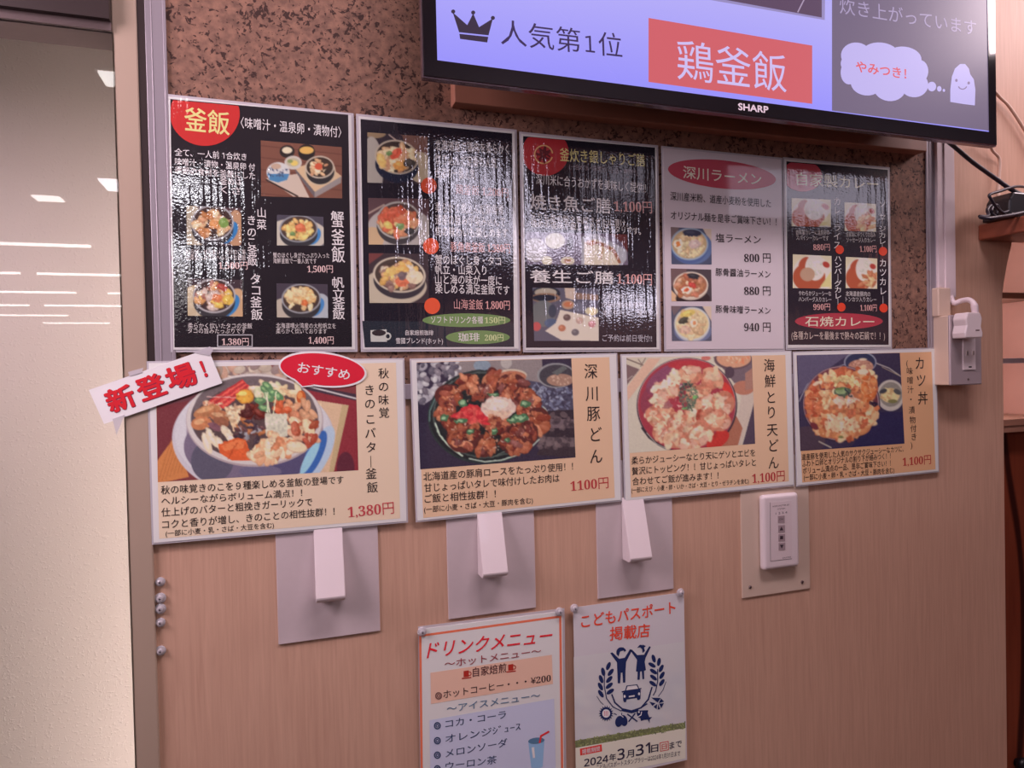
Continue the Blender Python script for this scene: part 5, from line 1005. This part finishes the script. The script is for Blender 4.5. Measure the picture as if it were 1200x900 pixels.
# ---------------------------------------------------------------- cable ducts, outlet, plug
M_duct = plain('duct_white', (222, 206, 210), 0.45)
dx = [float(at(x, 260, -.004)[0]) for x in (1099, 1106.3)]; zt = CEIL-.15; zb = float(at(1100, 337, -.004)[1])
t = thing('cable_duct', 'narrow white cable duct right beside the cork board frame, ending in the ivory cover', 'cable duct', (dx[0], WOODY, zb))
b = MB(); b.box(dx[0], dx[1], -.004, WOODY+.001, zb, zt, M_duct); b.build('duct', t, bevel=.001)
q0, q1 = at(1099, 337, -.01), at(1113.5, 371, -.01)
b = MB(); b.box(q0[0], q1[0]+.001, -.011, WOODY+.001, q1[1], q0[1], M_ivory); b.build('end_cover', t, bevel=.002)
dx = [float(at(x, 260, -.006)[0]) for x in (1107.5, 1119.5)]; zb = float(at(1112, 348, -.006)[1])
t = thing('cable_duct', 'wider white cable duct running down to the plug of the wall outlet', 'cable duct', (dx[0], WOODY, zb))
b = MB(); b.box(dx[0], dx[1], -.006, WOODY+.001, zb, zt, M_duct); b.build('duct', t, bevel=.001)
# outlet box
YO = -0.030
o0 = at(1113, 368, YO); o1 = at(1151, 450.5, YO); zt_ = float(at(1113, 369, YO)[1])
t = thing('wall_outlet', 'surface wall outlet with a grey metal face on an ivory box', 'outlet', (float(o0[0]+o1[0])/2, WOODY, float(o1[1])))
b = MB(); b.box(o0[0]+.0005, o1[0]-.0005, YO+.004, WOODY+.001, o1[1]+.0005, zt_-.0005, M_ivory); b.build('box', t, bevel=.0015)
b = MB(); b.box(o0[0], o1[0], YO, YO+.0045, o1[1], zt_, plain('outlet_steel', (178, 164, 168), .38, .2)); b.build('face_plate', t, bevel=.002)
r0, r1 = at(1127.5, 385, YO), at(1142.5, 433, YO)
b = MB(); b.box(r0[0], r1[0], YO-.0016, YO+.001, r1[1], r0[1], M_white_plastic)
for cx_, cy_ in ((1132.2, 414), (1139.3, 413.6)):
    c = at(cx_, cy_, YO); b.box(c[0]-.0022, c[0]+.0022, YO-.0026, YO-.001, c[1]-.004, c[1]+.004, plain('slot_ivory', (196, 180, 176), .5))
    b.box(c[0]-.0006, c[0]+.0006, YO-.0028, YO-.001, c[1]-.0028, c[1]+.0028, M_black)
c = at(1136, 430, YO); b.box(c[0]-.0036, c[0]+.003, YO-.0018, YO-.001, c[1]-.0013, c[1]+.0013, M_black)
b.build('receptacle', t)
c = at(1134.5, 444.5, YO); b = MB(); b.lathe([(.0018, -.001), (.002, .0005), (.001, .0011)], c[0], YO, c[1], plain('screw_steel', (120, 104, 104), .3, .9), 12); b.build('screw', t)
# plug and its cord
YQ = YO-.026
pt, pb = at(1141, 366, YQ), at(1141, 396, YQ); hw = float(at(1152, 380, YQ)[0]-at(1131, 380, YQ)[0])/2
c0 = at(1141.5, 380, YQ)
t = thing('power_plug', 'white power plug in the wall outlet with its short white cord curving up', 'plug', (float(c0[0]), YO, float(c0[1])))
b = MB(); hx = [(-.66, 1), (.72, 1), (.95, .55), (.82, -.1), (1, -.6), (.95, -1), (-.95, -1), (-1, -.6), (-.8, 0), (-.9, .5)]; hz = float(pt[1]-pb[1])/2; zc = float(pt[1]+pb[1])/2
b.prism([(c0[0]+x*hw, zc+z*hz) for x, z in hx], YQ, YO-.0015, M_white_plastic); b.build('plug_body', t, bevel=.002)
c = at(1145.5, 387, YQ); b = MB(); b.box(c[0]-.0042, c[0]+.0042, YQ-.0003, YQ+.001, c[1]-.0011, c[1]+.0011, plain('plug_mark', (110, 84, 88), .5)); b.build('mark', t)
def P3(px, py, Y): c = at(px, py, Y); return (float(c[0]), Y, float(c[1]))
def smooth_path(pts, n=8):
    P = [Vector(p) for p in pts]; out = []
    for i in range(len(P)-1):
        p0, p1, p2, p3 = P[max(i-1, 0)], P[i], P[i+1], P[min(i+2, len(P)-1)]
        for k in range(n):
            t_ = k/n; out.append(0.5*((2*p1)+(p2-p0)*t_+(2*p0-5*p1+4*p2-p3)*t_*t_+(3*p1-p0-3*p2+p3)*t_**3))
    return out+[P[-1]]
b = MB(); b.tube(smooth_path([P3(1114, 347, -.002), P3(1118, 355, -.012), P3(1127, 352.5, -.022), P3(1135, 351.5, -.034), P3(1141, 356, YQ+.012), P3(1143, 368, YQ+.012)]), [0.0045]*33+[0.0055]*8, M_duct, 12); b.build('cord', t, smooth=True)

# ---------------------------------------------------------------- shelf at the right with adaptor and cables
s0 = at(1149.5, 263, 0.0); s1 = at(1150.5, 281.5, 0.0)
bx0, z1_, z0_ = float(s0[0]), float(s0[1]), float(s1[1]); YF = -0.36
plan = [(bx0, WOODY)] + [(bx0+.16-.16*math.cos(k/9*math.pi/2), -.01+(YF+.01)*math.sin(k/9*math.pi/2)) for k in range(10)] + [(bx0+1.3, YF), (bx0+1.3, WOODY)]
n = len(plan); b = MB(); b.solid = True
b.add([(x, y, z0_) for x, y in plan]+[(x, y, z1_) for x, y in plan], [tuple(range(n)), tuple(range(2*n-1, n-1, -1))]+[(i, (i+1) % n, n+(i+1) % n, n+i) for i in range(n)], M_shelf)
o = b.build('wall_shelf', None, (bx0+.25, WOODY, z0_), bevel=.003); tag(o, 'thick brown wooden shelf board with a rounded end, right of the screen', 'shelf')
zs = z1_+.0005
# niche shelves and counter
for py, th, col_, lb in ((347, .006, plain('niche_board', (150, 104, 84), .5), 'thin brown shelf board high in the pale niche at right'), (423, .005, plain('niche_glass_board', (196, 176, 180), .3), 'thin pale shelf board low in the narrow niche at right')):
    c = at(1176, py, .08); b = MB(); b.box(UE+.0005, 2.3, .07, .1595, c[1]-th, c[1]+th, col_); o = b.build('niche_shelf', None, (1.4, .12, float(c[1])), bevel=.001); tag(o, lb, 'shelf', 'boards in the right niche')
c = at(1174, 509, .02); c2 = at(1174, 494.5, .02)
t = thing('counter_cabinet', 'reddish wood cabinet with a tan counter edge, at the right picture edge', 'cabinet', (1.45, .1, 0))
xl = UE+.0075
b = MB(); b.box(xl, 2.3, .036, .155, float(c[1]), float(c2[1])+.002, plain('counter_edge', (176, 128, 106), .45)); b.box(xl, 2.3, .034, .05, float(c[1])+.012, float(c[1])+.0135, plain('counter_groove', (120, 80, 64), .5)); b.build('counter_top', t, bevel=.002)
b = MB(); b.box(xl, 2.3, .06, .155, 0, float(c[1]), M_redwood); b.build('cabinet_front', t)
c = at(1197, 896, .05); b = MB(); b.lathe([(.008, -.001), (.008, .006), (.014, .010), (.016, .016), (.012, .021), (.004, .023)], c[0], .06, c[1], M_black, 20); b.build('knob', t, smooth=True)
# adaptor
a0 = at(1180, 229, -.05); w_ = .12
t = thing('power_adaptor', 'black power adaptor box lying on the brown shelf', 'power adaptor', (float(a0[0])+.06, -.03, zs))
b = MB(); b.prism([(a0[0]-.001, zs), (a0[0]+w_, zs), (a0[0]+w_, float(a0[1])+.006), (a0[0]+.01, float(a0[1])+.006), (a0[0]+.001, float(a0[1])-.006)], -.055, -.012, M_black); b.build('body', t, bevel=.003)
b = MB(); b.box(a0[0]-.003, a0[0]+w_+.002, -.06, -.008, zs-.0003, zs+.007, M_black); b.build('base', t, bevel=.002)
b = MB(); c = at(1196, 226, -.04); b.tube([(float(c[0]), -.035, float(a0[1])+.004), (float(c[0]), -.035, float(a0[1])+.012)], .005, M_black, 10); b.build('socket', t)
# cables: black ones coiled on the shelf, one from the screen, cream ones
b = MB(); b.tube(smooth_path([P3(1110, 165, -.06), P3(1121, 174, -.055), P3(1140, 190, -.05), P3(1165, 208, -.045), P3(1185, 222, -.045), P3(1197, 228, -.045)]), .0036, M_blackcable, 10); o = b.build('screen_cable', None, P3(1150, 198, -.05), smooth=True); tag(o, 'thick dark cable sloping from under the screen to the shelf', 'cable')
b = MB(); b.tube(smooth_path([P3(1200, 219, -.03), P3(1192, 218.5, -.05), P3(1184, 220, -.06), P3(1172, 224, -.07), P3(1160, 228, -.075), P3(1161, 233, -.075), P3(1168, 243, -.07), P3(1175, 249, -.06), P3(1181, 247.5, -.055)]), .0024, M_blackcable, 8)
b.tube(smooth_path([P3(1148, 253.5, -.08), P3(1158, 253, -.07), P3(1157, 246, -.06), P3(1161, 241, -.055), P3(1166, 244, -.055), P3(1169, 254, -.06), P3(1162, 250, -.065), P3(1163, 243, -.06), P3(1168, 240.5, -.055), P3(1172, 247, -.05), P3(1178, 252.5, -.05)]), .0026, M_blackcable, 8)
b.tube(smooth_path([P3(1148, 254, -.085), P3(1158, 256, -.09), P3(1170, 254.5, -.085), P3(1184, 252.5, -.07), P3(1200, 249, -.065)]), .0032, M_blackcable, 8)
o = b.build('adaptor_cord', None, P3(1165, 252, -.07), smooth=True); tag(o, 'thin black cord looped in loose coils on the shelf beside the adaptor', 'cord')
b = MB(); b.tube(smooth_path([P3(1158, 160, -.01), P3(1163, 176, -.004), P3(1171, 186, -.002), P3(1171, 205, -.002), P3(1170, 228, -.004), P3(1174, 240, -.01), P3(1181, 247, -.006)]), .0026, plain('cream_cable', (216, 186, 168), .5), 8); o = b.build('cream_cord', None, P3(1171, 205, -.002), smooth=True); tag(o, 'cream cord hanging from the screen corner down to the shelf', 'cord')
b = MB(); b.tube(smooth_path([P3(1160, 100, -.01), P3(1171, 113, -.002), P3(1182, 124, -.002), P3(1195, 143, -.002), P3(1208, 166, -.002), P3(1222, 200, -.002), P3(1224, 228, -.006), P3(1216, 240, -.02)]), .0028, plain('cream_cable', (216, 186, 168), .5), 8); o = b.build('cream_cord', None, P3(1182, 124, -.002), smooth=True); tag(o, 'cream cord curving right from behind the screen edge', 'cord')

# ---------------------------------------------------------------- television on its bracket
YV = -0.10
V0 = at(497, 88, YV); V1 = at(1167, 170, YV)
u0, u1 = float(V0[0]), float(V1[0])+.002; v0 = float(V0[1]+V1[1])/2
tvH = .545; va = math.atan2(float(V1[1]-V0[1]), u1-u0)
t = thing('television', 'large wall screen with glossy black bezel, hung above the menus', 'television', ((u0+u1)/2, -.07, v0))
S0 = at(512.5, 70.5, YV); S1 = at(1159.3, 153.5, YV); zb_l, zb_r = float(S0[1]), float(S1[1]); xs0, xs1 = float(S0[0]), float(S1[0])
M_bezel = plain('bezel_gloss', (20, 16, 22), .07, coat=1.0, spec=.6); M_edge = plain('bezel_edge_silver', (150, 130, 140), .25, .85)
sk = lambda x: (x-u0)*math.tan(va)
def skewbox(b, x0, x1, y0, y1, z0, z1, m):
    vs = [(x, y, z+sk(x)) for x in (x0, x1) for y in (y0, y1) for z in (z0, z1)]
    b.solid = True; b.add(vs, [(0, 1, 3, 2), (4, 6, 7, 5), (0, 4, 5, 1), (2, 3, 7, 6), (0, 2, 6, 4), (1, 5, 7, 3)], m)
vL = float(V0[1]); sL = zb_l-sk(xs0)
b = MB()
skewbox(b, u0, u1, YV, YV+.012, vL, sL, M_bezel); skewbox(b, u0, u1, YV, YV+.012, vL+tvH-.02, vL+tvH, M_bezel)
skewbox(b, u0, xs0, YV, YV+.012, sL, vL+tvH-.02, M_bezel); skewbox(b, xs1, u1, YV, YV+.012, sL, vL+tvH-.02, M_bezel)
b.build('bezel', t)
b = MB(); skewbox(b, u0-.0012, u1+.0012, YV+.002, YV+.012, vL-.0018, vL+.0002, M_edge); skewbox(b, u0-.0014, u0+.0002, YV+.002, YV+.012, vL, vL+tvH, M_edge); skewbox(b, u1-.0002, u1+.0014, YV+.002, YV+.012, vL, vL+tvH, M_edge); o = b.build('edge_trim', t); o['label'] = 'thin silver edge line'
b = MB(); skewbox(b, u0+.004, u1-.004, YV+.012, YV+.022, vL+.012, vL+tvH, M_black); skewbox(b, u0+.06, u1-.06, YV+.022, -.05, vL+.06, vL+tvH-.03, M_black); skewbox(b, u0+.10, u1-.10, -.05, -.03, vL+.05, vL+tvH-.05, M_black); b.build('back_shell', t)
b = MB(); skewbox(b, u0+.30, u1-.30, -.03, .001, vL+.12, vL+.40, plain('bracket_steel', (90, 84, 92), .4, .7)); b.build('wall_bracket', t)
b = MB(); b.text('SHARP', (865, 124.3), (900.5, 128.3), 10, YV-.0002, plain('maker_lettering', (236, 226, 236), .3), .03); b.build('lettering', t)
for x, y in ((820, 136), (846, 140)):
    pass
# screen and what it shows
YSn = YV+.001
def screen_mat():
    m = glow('screen_lavender', (164, 156, 250), 1.0); nt = m.node_tree; n = nt.nodes; b = n['Principled BSDF']
    g = n.new('ShaderNodeNewGeometry'); sx = n.new('ShaderNodeSeparateXYZ'); nt.links.new(g.outputs['Position'], sx.inputs[0])
    mr = n.new('ShaderNodeMapRange'); mr.inputs[1].default_value = EYE+.37; mr.inputs[2].default_value = EYE+.50; nt.links.new(sx.outputs[2], mr.inputs[0])
    mx = n.new('ShaderNodeMix'); mx.data_type = 'RGBA'; nt.links.new(mr.outputs[0], mx.inputs[0])
    mx.inputs[6].default_value = (*[float(v) for v in s2l((152, 146, 250))], 1); mx.inputs[7].default_value = (*[float(v) for v in s2l((180, 172, 246))], 1)
    nt.links.new(mx.outputs[2], b.inputs['Emission Color']); return m
def G(c, st=1.0): return glow('screen_%02x%02x%02x' % tuple(c), c, st)
b = MB(); skewbox(b, xs0, xs1, YSn, YSn+.004, sL, vL+tvH-.02, screen_mat()); sc = b.build('screen', t); sc['label'] = 'lit lavender screen'
Y1, Y2, Y3 = YSn-.0002, YSn-.0004, YSn-.0006
b = MB(); b.flat([at(975, 129.6, Y1), at(1159.3, 153.3, Y1), at(1159.8, -60, Y1), at(975, -90, Y1)], Y1, G((112, 98, 124))); b.build('grey_panel', sc)
b = MB(); b.fpx([(827, -30), (967, -10), (966.5, 23.5), (827, -1)], Y1, G((150, 138, 190))); b.fpx([(832, -30), (963, -10), (963, 20.5), (832, -3.5)], Y2, G((92, 70, 96))); b.lpx([(935, 14), (944, -4)], 1.5, Y3, G((170, 150, 180))); b.build('dish_picture', sc)
b = MB(); b.fpx([(760, 21), (951.8, 53.4), (951.8, 121.7), (760, 96)], Y1, G((208, 96, 104))); b.build('red_panel', sc)
for bd, l_, r_, h_, Yt, c_, bo in (('鶏釜飯', (793.5, 69), (921.5, 86.5), 46, Y2, (206, 190, 240), 0), ('人気第\U0001D7F7位', (586.5, 37), (729, 54), 29, Y1, (56, 40, 84), 0), ('炊き上がっています', (984, 6), (1144, 33), 19, Y2, (168, 152, 190), 0), ('やみつき！', (1003, 77.5), (1062, 86.5), 13, Y3, (222, 90, 100), .02)):
    b = MB(); b.text(bd, l_, r_, h_, Yt, G(c_), bo); b.build('lettering', sc)
TV1 = (490, 0, .3); mcr = G((52, 38, 60))
b = MB(); b.fpx([(135, 48), (192, 98), (215, 52), (238, 106), (292, 72), (275, 138), (160, 126)], Y1, mcr, TV1); b.fpx([(161, 132), (274, 144), (270, 166), (164, 152)], Y1, mcr, TV1)
for x, y in ((137, 45), (215, 49), (292, 70)): b.epx(x, y, 8, 8, Y1, mcr, 0, TV1, n=16)
b.build('crown', sc)
TV2 = (840, 0, .3); mcl = G((190, 178, 236)); b = MB()
for x, y, rx, ry in ((655, 285, 130, 80), (545, 218, 60, 52), (640, 210, 72, 44), (730, 228, 70, 46), (790, 280, 36, 46), (770, 330, 56, 50), (675, 345, 62, 50), (585, 325, 62, 48), (520, 280, 36, 50), (512, 248, 28, 30)): b.epx(x, y, rx, ry, Y2, mcl, 6, TV2, n=28)
b.epx(840, 338, 17, 19, Y2, mcl, 0, TV2, n=18); b.epx(869, 347, 9, 11, Y2, mcl, 0, TV2, n=14); b.epx(887, 353, 5, 6, Y2, mcl, 0, TV2, n=10); b.build('thought_cloud', sc)
b = MB(); b.fpx([(912, 398), (912, 350), (918, 300), (930, 268), (950, 250), (970, 250), (985, 268), (990, 290), (1004, 310), (1010, 350), (1008, 412), (960, 406)], Y2, mcl, TV2); b.epx(936, 314, 5, 6, Y3, G((130, 110, 150)), 0, TV2, n=10); b.epx(984, 324, 5, 6, Y3, G((130, 110, 150)), 0, TV2, n=10); b.arcpx(960, 334, 16, 14, 20, 160, 4, Y3, G((130, 110, 150)), TV2, n=10); b.build('rice_grain_drawing', sc)
# wooden batten under the screen
q0 = at(533, 122, -.018); q1 = at(1087, 177.5, -.018)
b = MB(); b.box(q0[0], q1[0]-.0015, -.018, .0034, q1[1], float(q1[1])+.045, plain('batten_wood', (160, 108, 88), .5, noise=.06, nscale=30)); o = b.build('wooden_batten', None, (float(q0[0]+q1[0])/2, 0, float(q1[1])), bevel=.001); tag(o, 'thin light wood batten on the cork just under the screen', 'batten')

# ---------------------------------------------------------------- the hall's ceiling lamps (seen mirrored in the left pane)
kH = (CEIL-.035-EYE)/1.25
M_tube = glow('fluorescent_tube', (255, 248, 246), 11.0, False); M_lampbody = plain('lamp_body', (220, 216, 220), .5)
LAMP = 'long ceiling tube lamp mirrored in the left window pane'
for y, xs in ((-6.45, (-2.82, -4.2)), (-8.35, (-2.59, -3.95)), (-10.2, (-3.85, -2.27)), (-12.03, (-3.54, -4.95)), (-13.9, (-4.89,)), (-15.75, (-4.6,))):
    for x in xs:
        X0, X1, Yl = x*kH, (x+1.2)*kH, y*kH*1.0+ (DIST*(1-kH))*0
        t = thing('ceiling_lamp', LAMP, 'lamp', ((X0+X1)/2, Yl, CEIL-.035), 'ceiling tube lamps')
        b = MB(); b.box(X0-.02, X1+.02, Yl-.06, Yl+.06, CEIL-.022, CEIL, M_lampbody); b.build('lamp_body', t)
        b = MB(); b.tube([(X0, Yl, CEIL-.035), (X1, Yl, CEIL-.035)], .016, M_tube, 10); b.build('tube', t)
for x0, x1, y in ((-1.56, -1.38, -4.68), (-.68, -.5, -2.47)):
    t = thing('ceiling_lamp', 'small square ceiling lamp mirrored in the left window pane', 'lamp', ((x0+x1)/2*kH, y*kH, CEIL-.03), 'square ceiling lamps')
    b = MB(); b.box(x0*kH, x1*kH, y*kH-.09, y*kH+.09, CEIL-.02, CEIL, M_lampbody); b.build('lamp_body', t)
    b = MB(); b.box(x0*kH+.01, x1*kH-.01, y*kH-.08, y*kH+.08, CEIL-.03, CEIL-.02, M_tube); b.build('diffuser', t)
for x0, x1, y0, y1 in ((-1.2, -.42, -4.95, -4.6), (-1.6, -.66, -8.2, -7.5)):  # added out of view, made wider than the tubes to broaden the glare
    t = thing('ceiling_lamp', 'wide ceiling panel lamp added to throw glare on the leftmost menu sheet', 'lamp', ((x0+x1)/2, (y0+y1)/2, CEIL-.03), 'panel lamps added for glare')
    b = MB(); b.box(x0, x1, y0, y1, CEIL-.02, CEIL, M_lampbody); b.build('lamp_body', t)
    b = MB(); b.box(x0+.02, x1-.02, y0+.02, y1-.02, CEIL-.03, CEIL-.02, glow('lamp_diffuser', (250, 246, 255), 12.0, False)); b.build('diffuser', t)
